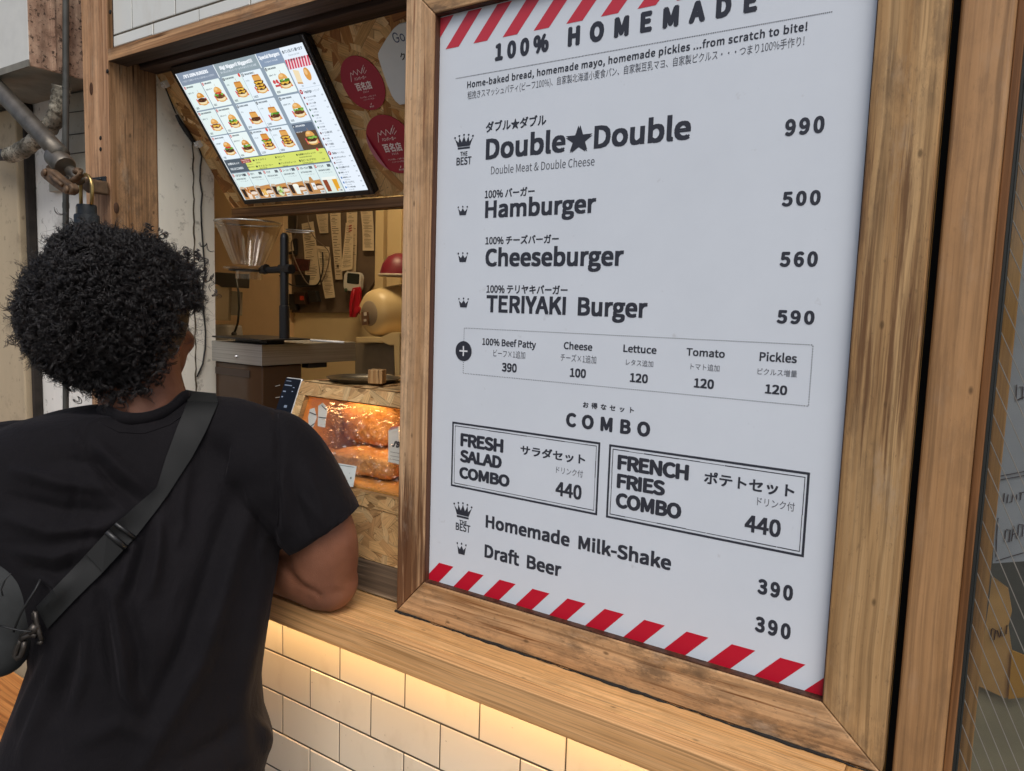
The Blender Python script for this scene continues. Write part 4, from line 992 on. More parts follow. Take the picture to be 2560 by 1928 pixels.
dc = on_y(*c3(455, 612), PY-.015); dx, dy = dc[0], dc[1]; dep = float((dc-CAM)@_f); pxm = dep/FPX
zr, zb, zc0, zc1 = [on_y(c3(x, y)[0], c3(x, y)[1], dy)[2] for x, y in ((490, 245), (500, 585), (520, 622), (525, 700))]
Rr, Rb_, Rc = 256/3.2036*pxm, 118/3.2036*pxm, 102/3.2036*pxm
glassy = NT('clear_ribbed_plastic')
tr = glassy.n('BsdfTransparent'); tr.inputs[0].default_value = (.90, .86, .80, 1); gl = glassy.n('BsdfGlossy'); gl.inputs['Roughness'].default_value = .12; gl.inputs['Color'].default_value = (.8, .78, .74, 1)
lw = glassy.n('LayerWeight'); lw.inputs['Blend'].default_value = .42; mx = glassy.n('MixShader')
glassy.l(glassy.ramp(lw.outputs['Facing'], [(0, .10), (.75, .42), (1, .75)]), mx.inputs[0]); glassy.l(tr.outputs[0], mx.inputs[1]); glassy.l(gl.outputs[0], mx.inputs[2]); glassy.l(mx.outputs[0], glassy.out.inputs[0])
cone = MB(); n_ = 96; rows = []
for k in range(9):
    f = k/8; rr = Rb_+(Rr-Rb_)*(f**.92); z = zb+(zr-zb)*f
    rows.append([(dx+(rr-(.0012 if (q % 4 < 2 and f < .8) else 0))*math.cos(2*math.pi*q/n_), dy+(rr-(.0012 if (q % 4 < 2 and f < .8) else 0))*math.sin(2*math.pi*q/n_), z) for q in range(n_)])
cone.loft(rows, cap=False); build('cone', cone, glassy.mat, t, smooth=True, auto=50)
b = MB(); b.tube([(dx+Rr*math.cos(2*math.pi*q/40), dy+Rr*math.sin(2*math.pi*q/40), zr) for q in range(40)], .0022, 8, closed=True); build('rim', b, plain('steel_rim', (.55, .53, .5), .2, .9, bump=0), t, smooth=True)
b = MB(); b.lathe([(Rc, zc1), (Rc*1.0, zc0-.002), (Rb_*1.6, zc0), (Rb_*1.64, zc0+.004), (Rb_*1.02, zc0+.006)], (dx, dy, 0), (0, 0, 1), 40, cap=False); build('collar', b, glassy.mat, t, smooth=True, auto=40)
b = MB(); b.lathe([(Rb_*1.02, zc0-.004), (Rb_*1.30, zc0-.004), (Rb_*1.30, zc0-.0008), (Rb_*1.02, zc0-.0008)], (dx, dy, 0), (0, 0, 1), 32, cap=False)
b.tube([(dx+Rb_*1.1, dy+.004, zc0-.002), (PX+.022, PY, zc0+.002)], .0080, 10); b.tube([(dx+Rb_*1.45, dy+.004, zc0+.000), (dx+Rb_*1.75, dy+.004, zc0+.002)], .0115, 12); b.tube([(PX-.014, PY, zc0+.002), (PX+.026, PY, zc0+.002)], .0112, 12)
build('clamp_arm', b, BP_, t, smooth=True, auto=40)
h = [on_y(*c3(x, y), dy) for x, y in ((232, 272), (195, 275), (165, 285), (152, 296))]; b = MB(); b.tube(h, .0021, 7); build('wire_handle', b, plain('wire_steel', (.5, .46, .4), .3, .9, bump=0), t, smooth=True)
for a in (((752, 300), (975, 316)), ((752, 318), (940, 328))): b = MB(); b.tube([on_y(*c3(*a[0]), dy), on_y(*c3(*a[1]), dy)], .0016, 6); build('wire_prong', b, bpy.data.materials['wire_steel'], t, smooth=True)
b = MB(); b.box(-1.45, -1.425, .36, .42, 1.385, 1.3970); build('foot_bracket', b, BP_, t, bevel=.001)

# receipts on the grey board
YB = 1.285
q = [on_y(*c3(x, y), YB) for x, y in ((625, 100), (1468, 100), (1462, 720), (1290, 968), (672, 968), (625, 700))]
b = MB(); b.prism(q[::-1], (0, .0135, 0)); tag(build('order_board', b, plain('brown_grey_board', lin('#6a594a'), .55, var=.15), bevel=.001), 'dark grey brown board on the back wall hung with order slips', 'board')
PAPERM = plain('receipt_paper', lin('#d8c4a4'), .6, var=.05, vs_=8, bump=0)
INKB = plain('receipt_ink', lin('#5a4c40'), .6, bump=0)
rc = [([(985, 110), (1092, 110), (1096, 328), (1030, 332)], 'short order slip with a slanting side, hanging above the looped wires', None),
      ([(1105, 105), (1192, 105), (1206, 702), (1150, 702)], 'long straight order slip with a small square mark near its end', 'sq'),
      ([(1243, 105), (1328, 105), (1312, 640), (1238, 640)], 'order slip behind the one with the red mark', None),
      ([(1345, 105), (1442, 105), (1460, 470), (1372, 470)], 'widest order slip, rightmost of the hanging slips', None),
      ([(872, 255), (968, 235), (1036, 742), (922, 748)], 'order slip hanging behind the wire loops beside the pole', None),
      ([(1226, 245), (1290, 258), (1300, 620), (1212, 640)], 'curled order slip printed with a red striped mark above the timer', 'red'),
      ([(996, 430), (1098, 440), (1152, 846), (1074, 854)], 'order slip hanging lowest on the board, tilted', None),
      ([(752, 330), (800, 330), (818, 470), (770, 480)], 'small slip partly behind the black pole', None)]
for i, (qd, lab, mk) in enumerate(rc):
    yy = YB-.004-.0035*(i if i < 4 else i+1)
    A = [on_y(*c3(*p), yy) for p in qd]
    t = thing('order_slip', lab, 'paper slip', tuple((A[0]+A[1])/2), 'paper order slips hanging on the board')
    b = MB(); n_ = 14; fr, bk = [], []
    for k in range(n_+1):
        f = k/n_; l_, r_ = A[0]+(A[3]-A[0])*f, A[1]+(A[2]-A[1])*f
        cv = .004*math.sin(f*3.1+i)+(.010 if mk == 'red' else .004)*f*f
        fr += [l_-np.array([0, cv, 0]), r_-np.array([0, cv*.7, 0])]
    o_ = len(fr); bk = [p+np.array([0, .0004, 0]) for p in fr]
    fs = []
    for k in range(n_):
        a_ = 2*k; fs += [(a_, a_+2, a_+3, a_+1), (o_+a_, o_+a_+1, o_+a_+3, o_+a_+2)]
    b.add(fr+bk, fs); build('paper', b, PAPERM, t, smooth=True)
    b = MB()
    def onp(u, f, lift=.0006):
        l_, r_ = A[0]+(A[3]-A[0])*f, A[1]+(A[2]-A[1])*f; cv = .004*math.sin(f*3.1+i)+(.010 if mk == 'red' else .004)*f*f
        return l_+(r_-l_)*u-np.array([0, cv*(1-.3*u)+lift, 0])
    f = .06
    while f < .94:
        u0 = random.choice((.10, .12, .2)); u1 = random.uniform(.45, .92); h_ = random.choice((.004, .006, .008))
        b.add([onp(u0, f), onp(u1, f), onp(u1, f+h_), onp(u0, f+h_)], [(3, 2, 1, 0)]); f += h_+random.choice((.014, .018, .03))
    if mk == 'sq': b.add([onp(.3, .80), onp(.6, .80), onp(.6, .84), onp(.3, .84)], [(3, 2, 1, 0)])
    if mk == 'red': pass
    build('printed_lines', b, INKB, t)
    if mk == 'red':
        b = MB()
        for k in range(3): b.add([onp(.42, .05+k*.055, .001), onp(.80, .02+k*.055, .001), onp(.80, .045+k*.055, .001), onp(.42, .080+k*.055, .001)], [(3, 2, 1, 0)])
        build('red_mark', b, plain('red_print', lin('#a23a2c'), .6, bump=0), t)
# timer
tc = on_y(*c3(1280, 718), YB-.045); t = thing('kitchen_timer', 'white digital kitchen timer with dark display hanging below the order slips', 'timer', tuple(tc-np.array([0, 0, .05])))
def rr_prism(c, w_, h_, r_, d_, rot=0.0, n=6):
    pts = []
    for cx, cz, a0 in ((w_/2-r_, -h_/2+r_, -90), (w_/2-r_, h_/2-r_, 0), (-w_/2+r_, h_/2-r_, 90), (-w_/2+r_, -h_/2+r_, 180)):
        for k in range(n+1): a = R(a0+k*90/n); x, z = cx+r_*math.cos(a), cz+r_*math.sin(a); pts.append(np.array(c)+np.array([x*math.cos(rot)-z*math.sin(rot), 0, x*math.sin(rot)+z*math.cos(rot)]))
    return pts[::-1], (0, d_, 0)
s3 = 2.55/FPX/3.2036*.84
s3 = float((tc-CAM)@_f)/FPX/3.2036
wx = 1/.80
b = MB(); b.prism(*rr_prism(tc, 150*s3*wx, 152*s3, 42*s3, .020, R(-4))); build('case', b, plain('timer_white', (.66, .62, .55), .35, bump=0), t, bevel=.002)
b = MB(); b.prism(*rr_prism(tc+np.array([.008, -.0012, .0115]), 108*s3*wx, 82*s3, 10*s3, .0018, R(-4))); build('display', b, plain('lcd_dark', (.03, .035, .03), .2, bump=0), t)
b = MB(); b.lathe([(.0085, 0), (.0085, .002), (.006, .003)], tc+np.array([-.031, -.0005, -.034]), (0, -1, 0), 16); build('button', b, plain('green_button', lin('#4d5a44'), .4, bump=0), t, smooth=True)
# red clip hanging from the timer
t = thing('red_clip', 'red plastic clip hanging under the white timer', 'clip', tuple(on_y(*c3(1290, 1000), YB-.06)))
cl = [on_y(*c3(x, y), YB-.07) for x, y in ((1285, 768), (1332, 760), (1342, 800), (1335, 900), (1338, 950), (1315, 975), (1300, 1005), (1258, 1002), (1258, 900), (1268, 820))]
REDP = plain('red_plastic', lin('#b81d2e'), .35, var=.08, bump=0)
b = MB(); b.prism(cl[::-1], (0, .014, 0)); build('clip_body', b, REDP, t, bevel=.002)
b = MB(); b.tube([on_y(*c3(x, y), YB-.085) for x, y in ((1300, 780), (1285, 860), (1275, 940), (1278, 990))], .004, 6); build('clip_ridge', b, REDP, t, smooth=True)
# rounded beige hopper with a dial, on a bracket; red cap on it
CREAM = plain('cream_enamel', lin('#dcc494'), .35, var=.06, vs_=6, bump=0)
hy = .92; hc = on_y(*c7(885, 1205), hy); sc7 = float((hc-CAM)@_f)/FPX/3.968
t = thing('round_appliance', 'rounded cream appliance with grey round face, right of the order slips', 'appliance', (hc[0], hc[1], hc[2]-.1))
r0 = 190*sc7
b = MB(); b.lathe([(.001, 0), (r0*.55, 0), (r0*.95, .004), (r0*1.20, .022), (r0*1.34, .06), (r0*1.50, .14), (r0*1.62, .24), (r0*1.45, .30), (.001, .31)], hc, (.12, 1, .05), 40, cap=False); build('body', b, CREAM, t, smooth=True)
b = MB(); b.lathe([(.001, .0), (r0*.60, .0015), (r0*.66, -.002)], hc+np.array([.0, -.0015, .0]), (-.12, -1, -.05), 36, cap=False); build('face', b, plain('grey_face', lin('#9a8a76'), .5, var=.05, bump=0), t, smooth=True)
gp = on_y(*c7(838, 1255), hy-.012); b = MB(); b.prism(*rr_prism(gp, 70*sc7*1.2, 130*sc7, 8*sc7, .006, R(6))); build('gauge', b, plain('gauge_brown', lin('#7b5a44'), .4, bump=0), t)
b = MB(); b.prism(*rr_prism(gp+np.array([.004, -.002, .015]), 34*sc7, 34*sc7, 4*sc7, .003, R(6))); b.prism(*rr_prism(gp+np.array([.004, -.002, -.006]), 30*sc7, 22*sc7, 4*sc7, .003, R(6))); build('gauge_label', b, plain('gauge_white', (.7, .65, .55), .4, bump=0), t)
rg = on_y(*c7(770, 1165), hy-.03); b = MB(); b.lathe([(.006, -.004), (.012, -.004), (.012, .004), (.006, .004)], rg, (0, 1, 0), 10); b.tube([rg, rg+np.array([.012, 0, -.016])], .002, 5); build('red_valve', b, REDP, t)
t = thing('appliance_stand', 'cream plastic bracket stand under the rounded appliance', 'stand', tuple(on_y(*c7(1140, 1666), hy)))
st = [on_y(*c7(x, y), hy-.02) for x, y in ((752, 1440), (1000, 1440), (1110, 1395), (1185, 1395), (1185, 1900), (1140, 1900), (1128, 1520), (1090, 1525), (1010, 1490), (752, 1500))]
b = MB(); b.prism(st[::-1], (0, .10, 0)); build('bracket', b, CREAM, t, bevel=.002)
b = MB(); p = [on_y(*c7(x, y), hy+.02) for x, y in ((745, 1500), (1130, 1500), (1130, 1900), (745, 1900))]; b.prism(p[::-1], (0, .06, 0)); build('box_front', b, plain('grey_box_side', lin('#7d7262'), .6), t)
capc = on_y(*c7(1190, 828), hy+.10); sc9 = float((capc-CAM)@_f)/FPX/3.968
t = thing('red_dome', 'dark red dome with a pale rim on top of the cream appliance', 'dome', tuple(capc))
b = MB(); b.lathe([(200*sc9, 0), (196*sc9, 30*sc9), (170*sc9, 110*sc9), (120*sc9, 180*sc9), (50*sc9, 214*sc9), (.001, 218*sc9)], capc, (0, 0, 1), 40, cap=False); build('shell', b, plain('dark_red_lid', lin('#7c2434'), .4, var=.05, bump=0), t, smooth=True)
b = MB(); b.tube([capc+np.array([204*sc9*math.cos(2*math.pi*k/40), 204*sc9*math.sin(2*math.pi*k/40), -.001]) for k in range(40)], .0045, 7, closed=True); build('rim', b, plain('pale_rim', (.55, .48, .4), .4, bump=0), t, smooth=True)
# wall strips at right of the board, wires, black boxes
for i, (a, c, m_) in enumerate(((1470, 1536, KWALL), (1566, 1680, KWALL))):
    q = [on_y(*c3(x, y), 1.24) for x, y in ((a, 60), (c, 60), (c, 700), (a, 700))]
    b = MB(); b.box(q[0][0], q[1][0], 1.24, 1.2995, 1.1, 2.2); tag(build('wall_batten', b, m_, bevel=.002), ('narrow cream upright strip beside the order slips' if i == 0 else 'wide cream upright strip above the red lid'), 'batten')
DW = plain('grey_wire', lin('#6d5c4c'), .5, bump=0)
for lab, pts, mat_, r_ in (('pale wire hanging in a loop in front of the order slips', ((918, 130), (940, 270), (985, 370), (1080, 455), (1100, 520), (1075, 640), (1040, 720)), DW, .0022),
        ('dark wire loop sagging below the left order slips', ((1045, 480), (1048, 620), (1010, 735), (930, 755), (830, 755), (760, 725), (700, 670)), BLK, .0030),
        ('pale wire falling straight beside the pole', ((842, 130), (838, 300), (795, 420), (830, 560), (900, 700), (940, 745)), DW, .0024)):
    P3 = [on_y(*c3(*p), YB-.055) for p in pts]
    # smooth the polyline
    Q = []
    for k in range(len(P3)-1):
        p0, p1, p2, p3 = P3[max(k-1, 0)], P3[k], P3[k+1], P3[min(k+2, len(P3)-1)]
        for s_ in range(5):
            u = s_/5; Q.append(.5*((2*p1)+(-p0+p2)*u+(2*p0-5*p1+4*p2-p3)*u*u+(-p0+3*p1-3*p2+p3)*u**3))
    Q.append(P3[-1]); b = MB(); b.tube(Q, r_, 6); tag(build('hanging_wire', b, mat_, smooth=True), lab, 'wire')
def px_box(name, lab, cat, quad, y, d_, mat_, bev=.002):
    q = [on_y(*c3(*p), y) for p in quad]; b = MB(); b.prism(q[::-1], (0, d_, 0)); return tag(build(name, b, mat_, bevel=bev), lab, cat)
DKB = plain('dark_plastic', (.02, .018, .017), .45, bump=0)
px_box('wall_socket_box', 'black box mounted on the board just below the first slips', 'box', ((815, 660), (940, 665), (935, 755), (830, 755)), YB-.03, .02, DKB)
px_box('tea_packet', 'small dark packet with reddish picture pinned to the board', 'packet', ((815, 530), (935, 540), (930, 630), (815, 635)), YB-.03, .012, plain('dark_red_packet', lin('#4a2320'), .5, var=.5, vs_=60))
px_box('power_unit', 'black power unit beside the pole at the lower board edge', 'power unit', ((672, 830), (740, 815), (825, 818), (825, 945), (672, 945)), YB-.03, .02, DKB)
px_box('switch_box', 'small dark switch box with glowing red button below the wires', 'switch', ((812, 800), (905, 800), (905, 900), (812, 900)), YB-.03, .02, plain('brown_box', lin('#3a281e'), .5))
px_box('plug_adapter', 'black plug adapter beside the red button switch box', 'plug', ((922, 790), (985, 790), (1010, 880), (935, 885)), YB-.03, .02, DKB)
o = bpy.data.objects['switch_box']; q = on_y(*c3(882, 850), YB-.0305); b = MB(); b.prism(*rr_prism(q, .022, .018, .004, -.003)); rb_ = build('button', b, plain('red_orange_button', lin('#c2402a'), .4, bump=0)); rb_.parent = o; rb_.location = rb_.location-o.location
px_box('tool_handle', 'row of black handles hanging behind the cone at the board top', 'utensils', ((660, 150), (830, 130), (830, 310), (745, 300), (680, 240)), YB-.02, .012, plain('charcoal_tools', lin('#2b2520'), .5, var=.4))
px_box('hand_tool', 'black scraper hanging behind the upper pole', 'utensil', ((700, 380), (830, 370), (830, 500), (690, 500)), YB-.022, .012, DKB)
px_box('blue_glow_patch', 'small blue patch painted in for a faint screen glow behind the cone', 'label', ((628, 178), (672, 178), (668, 240), (628, 240)), YB-.01, .004, plain('blue_glow_paint', lin('#4a6fb0'), .4, bump=0), 0)  # flat blue paint stands in for the glow of a small screen
# left: black box with cable, papers
yl = .62
px_box('wall_phone', 'black box on the far left kitchen wall beside the white return', 'box', ((150, 640), (356, 652), (354, 768), (235, 762), (195, 740), (150, 738)), yl, .05, DKB)
P3 = [on_y(*c3(x, y), yl-.005) for x, y in ((350, 680), (372, 800), (378, 930), (366, 1050), (338, 1138))]
b = MB(); b.tube(P3, .0035, 7); b.blob(P3[-1], (.010, .008, .008)); tag(build('black_cable', b, BLK, smooth=True), 'black cable hanging from the black wall box', 'cable')
px_box('paper_stack', 'pale paper sheets hanging under the black wall box', 'paper', ((150, 752), (296, 760), (290, 1030), (150, 1028)), yl+.02, .01, plain('cream_sheet', lin('#b6a68c'), .6, var=.06), 0)
px_box('notice_sheet', 'small grey notice sheet right of the pale paper sheets', 'paper', ((302, 792), (388, 802), (384, 990), (298, 986)), yl+.03, .008, plain('grey_sheet', lin('#8c8272'), .6, var=.06), 0)
px_box('grey_case', 'small grey case standing behind the brewing stand', 'case', ((150, 1060), (278, 1068), (286, 1150), (284, 1240), (150, 1240)), yl, .06, plain('grey_case_plastic', lin('#8f8a84'), .5, bump=0), .006)
# warm ceiling lamp of the kitchen (a real fixture, above the view)
t = thing('kitchen_ceiling_lamp', 'warm square ceiling lamp inside the kitchen', 'ceiling lamp', (-1.7, .68, 2.46))
b = MB(); b.box(-1.92, -1.48, .56, .80, 2.452, 2.498); build('housing', b, plain('lamp_housing', (.5, .5, .48), .5), t)
b = MB(); b.box(-1.91, -1.49, .57, .79, 2.444, 2.4515); build('diffuser', b, emis('warm_diffuser', (1.0, .75, .44), 19.0), t)

# ================================================================ BREAD CASE
CX0, CX1 = -1.118, -.779
SL0, SL1 = np.array([0, .0140, 1.2335]), np.array([0, .0795, 1.3960])
SLV = (SL1-SL0)/np.linalg.norm(SL1-SL0); SLN = np.cross(np.array([1., 0, 0]), SLV); SLL = np.linalg.norm(SL1-SL0)
def slp(x, s_, l=0.0): return np.array([x, 0, 0])+SL0+SLV*s_+SLN*l
case = thing('bread_case', 'strand board bread cabinet with sloping glass front and lit inside', 'display case', (-.95, .15, 1.117))
b = MB(); osb(b, (CX0, .0150, 1.1172), (1, 0, 0), (0, 0, 1), CX1-CX0, .0900, 260, .010, .85, 1.0, .5); build('lower_panel', b, OSB, case)
b = MB(); osb(b, (CX0, .0132, 1.2078), (1, 0, 0), (0, 0, 1), CX1-CX0, .0250, 90, .011, .65, 1.0, .5); build('bottom_rail', b, OSB, case)
b = MB(); osb(b, slp(CX0, SLL-.0255), (1, 0, 0), SLV, CX1-CX0, .0255, 90, .010, .7, 1.05, .55); build('top_rail', b, OSB, case)
b = MB(); osb(b, slp(CX0, .0005), (1, 0, 0), SLV, .0205, SLL-.0265, 50, .010, .6, 1.05, .55); build('side_rail', b, OSB, case)
b = MB(); osb(b, (CX0, .0800, 1.3962), (1, 0, 0), (0, 1, 0), CX1-CX0, .23, 160, .010, .9, .9); build('top_panel', b, OSB, case)
INW = plain('case_inner_wood', lin('#c98f4a'), .6, var=.12)
b = MB(); b.hexa([(CX0, .0255, 1.24), (CX0, .31, 1.24), (CX0, .31, 1.385), (CX0, .0900, 1.385)], [(CX0+.011, .0255, 1.24), (CX0+.011, .31, 1.24), (CX0+.011, .31, 1.385), (CX0+.011, .0900, 1.385)]); b.box(CX0, CX1, .3005, .31, 1.117, 1.385)
b.box(CX0, CX0+.010, .0270, .30, 1.1175, 1.2390); b.box(CX1-.010, CX1-.0005, .1000, .30, 1.1175, 1.385)
build('carcass', b, INW, case)
b = MB(); b.box(CX0+.012, CX1-.012, .0270, .2995, 1.2250, 1.2345); build('shelf', b, INW, case)
gm_ = NT('clear_pane'); tr = gm_.n('BsdfTransparent'); tr.inputs[0].default_value = (.97, .97, .96, 1); gl = gm_.n('BsdfGlossy'); gl.inputs['Roughness'].default_value = .04
lw = gm_.n('LayerWeight'); lw.inputs['Blend'].default_value = .5; mx = gm_.n('MixShader'); gm_.l(gm_.ramp(lw.outputs['Facing'], [(0, .03), (.55, .05), (.85, .25), (1, .8)]), mx.inputs[0]); gm_.l(tr.outputs[0], mx.inputs[1]); gm_.l(gl.outputs[0], mx.inputs[2]); gm_.l(mx.outputs[0], gm_.out.inputs[0])
b = MB(); b.hexa([slp(CX0+.0208, .001, -.009), slp(CX1, .001, -.009), slp(CX1, SLL-.026, -.009), slp(CX0+.0208, SLL-.026, -.009)][::1], [slp(CX0+.0208, .001, -.0065), slp(CX1, .001, -.0065), slp(CX1, SLL-.026, -.0065), slp(CX0+.0208, SLL-.026, -.0065)]); build('glass_pane', b, gm_.mat, case)
t = thing('case_lamp', 'small orange lamp glowing at the top inside the bread case', 'lamp', (-1.0, .125, 1.385))
b = MB(); b.box(-1.06, -.80, .092, .106, 1.3800, 1.3855); build('lamp_holder', b, plain('lamp_holder_brass', (.5, .4, .25), .4, .6), t)
b = MB(); b.tube([(-1.055, .099, 1.3760), (-.805, .099, 1.3760)], .0036, 10); build('lamp_tube', b, emis('orange_tube', (1.0, .64, .30), 28.0), t, smooth=True)
# loaves
def loaf(c, r_, e, seedk, label, rot=0):
    b = MB(); b.blob((0, 0, 0), r_, None, 40, 28, 0, e)
    V = np.array(b.v); rn = np.random.default_rng(seedk)
    ph = rn.uniform(0, 6, (8, 3)); fr_ = rn.uniform(30, 110, (8, 3)); d_ = np.zeros(len(V))
    for k in range(8): d_ += np.sin(V@fr_[k]+ph[k].sum())*(.0013 if k < 4 else .0007)
    nn_ = V/np.linalg.norm(V/np.array(r_), axis=1)[:, None]/np.array(r_)**2; nn_ /= np.linalg.norm(nn_, axis=1)[:, None]
    V = V+nn_*d_[:, None]; ca, sa = math.cos(rot), math.sin(rot)
    V = np.stack([V[:, 0]*ca-V[:, 1]*sa, V[:, 0]*sa+V[:, 1]*ca, V[:, 2]], 1)+np.array(c); b.v = [tuple(p) for p in V]
    t_ = NT('bread_crust'); co = t_.coords('Object'); n1 = t_.noise(co, 14, 5, .6); n2 = t_.noise(co, 90, 4, .6)
    cc = t_.ramp(n1, [(.3, lin('#9a6232')), (.55, lin('#c58f54')), (.75, lin('#dfb883'))]); cc = t_.mix(t_.ramp(n2, [(.5, 0.), (.7, .4)]), cc, lin('#8a5428'))
    t_.base(cc); t_.set(Roughness=.7, Specular_IOR_Level=.25); t_.bump(t_.math('ADD', n1, n2), .7, .006)
    return tag(build('bread_loaf', b, t_.mat, smooth=True), label, 'bread', 'loaves in the bread case')
loaf((-1.005, .168, 1.3230), (.064, .050, .0430), .50, 1, 'tall square loaf standing upright under the case lamp')
loaf((-.962, .112, 1.2580), (.078, .045, .0230), .55, 2, 'flat loaf lying at the front of the case below the tall loaf', .03)
loaf((-1.066, .085, 1.2530), (.026, .030, .0180), .8, 3, 'small pale round bun at the left side of the case')
# plastic bags: crumpled clear film
fm = NT('clear_film'); tr = fm.n('BsdfTransparent'); tr.inputs[0].default_value = (1, .98, .96, 1); gl = fm.n('BsdfGlossy'); gl.inputs['Roughness'].default_value = .16; gl.inputs['Color'].default_value = (1, .95, .9, 1)
lw = fm.n('LayerWeight'); lw.inputs['Blend'].default_value = .35; mx = fm.n('MixShader'); fm.l(fm.ramp(lw.outputs['Facing'], [(0, .05), (.5, .11), (1, .45)]), mx.inputs[0]); fm.l(tr.outputs[0], mx.inputs[1]); fm.l(gl.outputs[0], mx.inputs[2]); fm.l(mx.outputs[0], fm.out.inputs[0])
def film(o_, u, v, w_, h_, amp, seedk, label, nx=46, ny=38, pinch=None):
    rn = np.random.default_rng(seedk); o_, u, v = np.array(o_, float), np.array(u, float), np.array(v, float); n = np.cross(u, v); n /= np.linalg.norm(n)
    X, Y = np.meshgrid(np.linspace(0, 1, nx), np.linspace(0, 1, ny)); Z = np.zeros_like(X)
    for k in range(26):
        a = rn.normal(0, .55); f = rn.uniform(6, 30); ph = rn.uniform(0, 6); s_ = X*math.sin(a)+Y*math.cos(a)*1.3
        Z += np.abs(((s_*f+ph) % 2)-1)*rn.uniform(.2, 1)/f*7
    Z = (Z-Z.mean())/Z.std()*amp
    V = [o_+u*x*w_+v*y*h_+n*z for x, y, z in zip(X.ravel(), Y.ravel(), Z.ravel())]
    b = MB(); b.add(V, [(j*nx+i, j*nx+i+1, (j+1)*nx+i+1, (j+1)*nx+i) for j in range(ny-1) for i in range(nx-1)])
    return tag(build('plastic_bag', b, fm.mat), label, 'plastic bag', 'clear bags round the loaves')
film(slp(-1.022, .004, -.018), (1, 0, 0), SLV, .130, .140, .0022, 4, 'crumpled clear bag over the tall loaf behind the glass')
film(slp(-1.047, .060, -.017), (1, 0, 0), SLV, .045, .085, .0050, 5, 'bunched clear bag top catching the light left of the tall loaf')
film(slp(-.903, .002, -.016), (1, 0, 0), SLV, .110, .140, .0025, 6, 'clear bag beside the striped carton')
# cards, carton
WHC = plain('white_card', (.72, .70, .64), .5, var=.03, bump=0)
def on_sl(px, py, l): return on_p(px, py, SL0+SLN*l, SLN)
for i, (qd, lines, lab) in enumerate(((((213, 600), (230, 515), (278, 500), (300, 600), (270, 690), (222, 750)), ((225, 545, 292, 572), (225, 700, 275, 662)), 'white tag with two dark lines, leftmost in the bread case'),
        (((318, 480), (365, 445), (418, 505), (400, 600), (388, 705), (312, 690)), ((352, 475, 398, 520), (318, 595, 396, 605)), 'white tag with two dark lines, between the first tag and the shiny bag'))):
    q = [on_sl(*c6(*p), -.0125-.002*i) for p in qd]; b = MB(); b.prism(q[::-1], SLN*.0008); t = build('price_tag', b, WHC); tag(t, lab, 'tag', 'paper tags in the bread case')
    b = MB()
    for a in lines: b.tube([on_sl(*c6(a[0], a[1]), -.0110-.002*i), on_sl(*c6(a[2], a[3]), -.0110-.002*i)], .0008, 5)
    l_ = build('printed_line', b, plain('dark_ink', (.02, .02, .02), .5, bump=0)); l_.parent = t; l_.location = l_.location-t.location
q = [on_sl(*c6(*p), -.013) for p in ((1045, 735), (1075, 700), (1150, 690), (1165, 1090), (1130, 1080), (1043, 1062))]
t = thing('paper_carton', 'white paper carton with red striped top half hidden behind the sign frame', 'carton', tuple(q[5]))
b = MB(); b.prism(q[::-1], -SLN*.02); build('box', b, WHC, t)
P_ = Print(on_sl(*c6(1045, 1062), -.0128), (1, 0, 0), SLV, .0002)
xx = lambda p: float((np.array(on_sl(*c6(*p), -.0128))-P_.o)@P_.u); ss = lambda p: float((np.array(on_sl(*c6(*p), -.0128))-P_.o)@P_.v)
P_.text("J'B'S", xx((1080, 905)), xx((1080, 905))+.026, ss((1080, 905)), .0110, lin('#3c3c42'), .03)
for yy in (960, 1000, 1035): P_.rect(xx((1065, yy)), ss((1065, yy)), xx((1120, yy))+.01, ss((1065, yy))+.0010, lin('#9a948c'))
build('lettering', P_.mb, INK, t)
b = MB()
for k in range(5):
    a = [on_sl(*c6(1052+k*18+dx_, 735-k*5+dy_), -.0126) for dx_, dy_ in ((0, 0), (9, -2), (34, -38), (25, -36))]; b.add(a, [(0, 1, 2, 3)])
build('red_stripe', b, plain('red_stripe_ink', lin('#b2323a'), .5, bump=0), t)
q = [on_sl(*c6(*p), .0035) for p in ((440, 1062), (716, 1108), (680, 1325), (420, 1290))]
t = thing('name_card', 'white card with small stars leaning on the case glass by the sleeve', 'card', tuple(q[3]))
b = MB(); b.prism(q[::-1], SLN*.0012); build('card', b, plain('card_white', (.66, .70, .68), .35, var=.03, bump=0), t)
P_ = Print(on_sl(*c6(440, 1320), .0049), (1, 0, 0), SLV, .0002)
cv = lambda x, y: (float((on_sl(*c6(x, y), .0049)-P_.o)@P_.u), float((on_sl(*c6(x, y), .0049)-P_.o)@P_.v))
for x, y in ((535, 1133), (655, 1230), (480, 1120)):
    cx_, cy_ = cv(x, y)
    for k in range(3): a = k*math.pi/3+.3; P_.line(cx_-.0020*math.cos(a), cy_-.0020*math.sin(a), cx_+.0020*math.cos(a), cy_+.0020*math.sin(a), .0008, lin('#3a4a44'))
a = cv(555, 1262); P_.text('ny', a[0]-.004, a[0]+.013, a[1]-.0035, .0090, lin('#2f4a46'), .02, shear=.3)
for x, y in ((500, 1160), (640, 1180), (560, 1140)): P_.ell(*cv(x, y), .0006, .0006, lin('#3a4a44'), 1, 8)
a, c = cv(500, 1090), cv(690, 1118); P_.line(a[0], a[1], c[0], c[1], .0007, lin('#3d4846'))
build('lettering', P_.mb, INK, t)
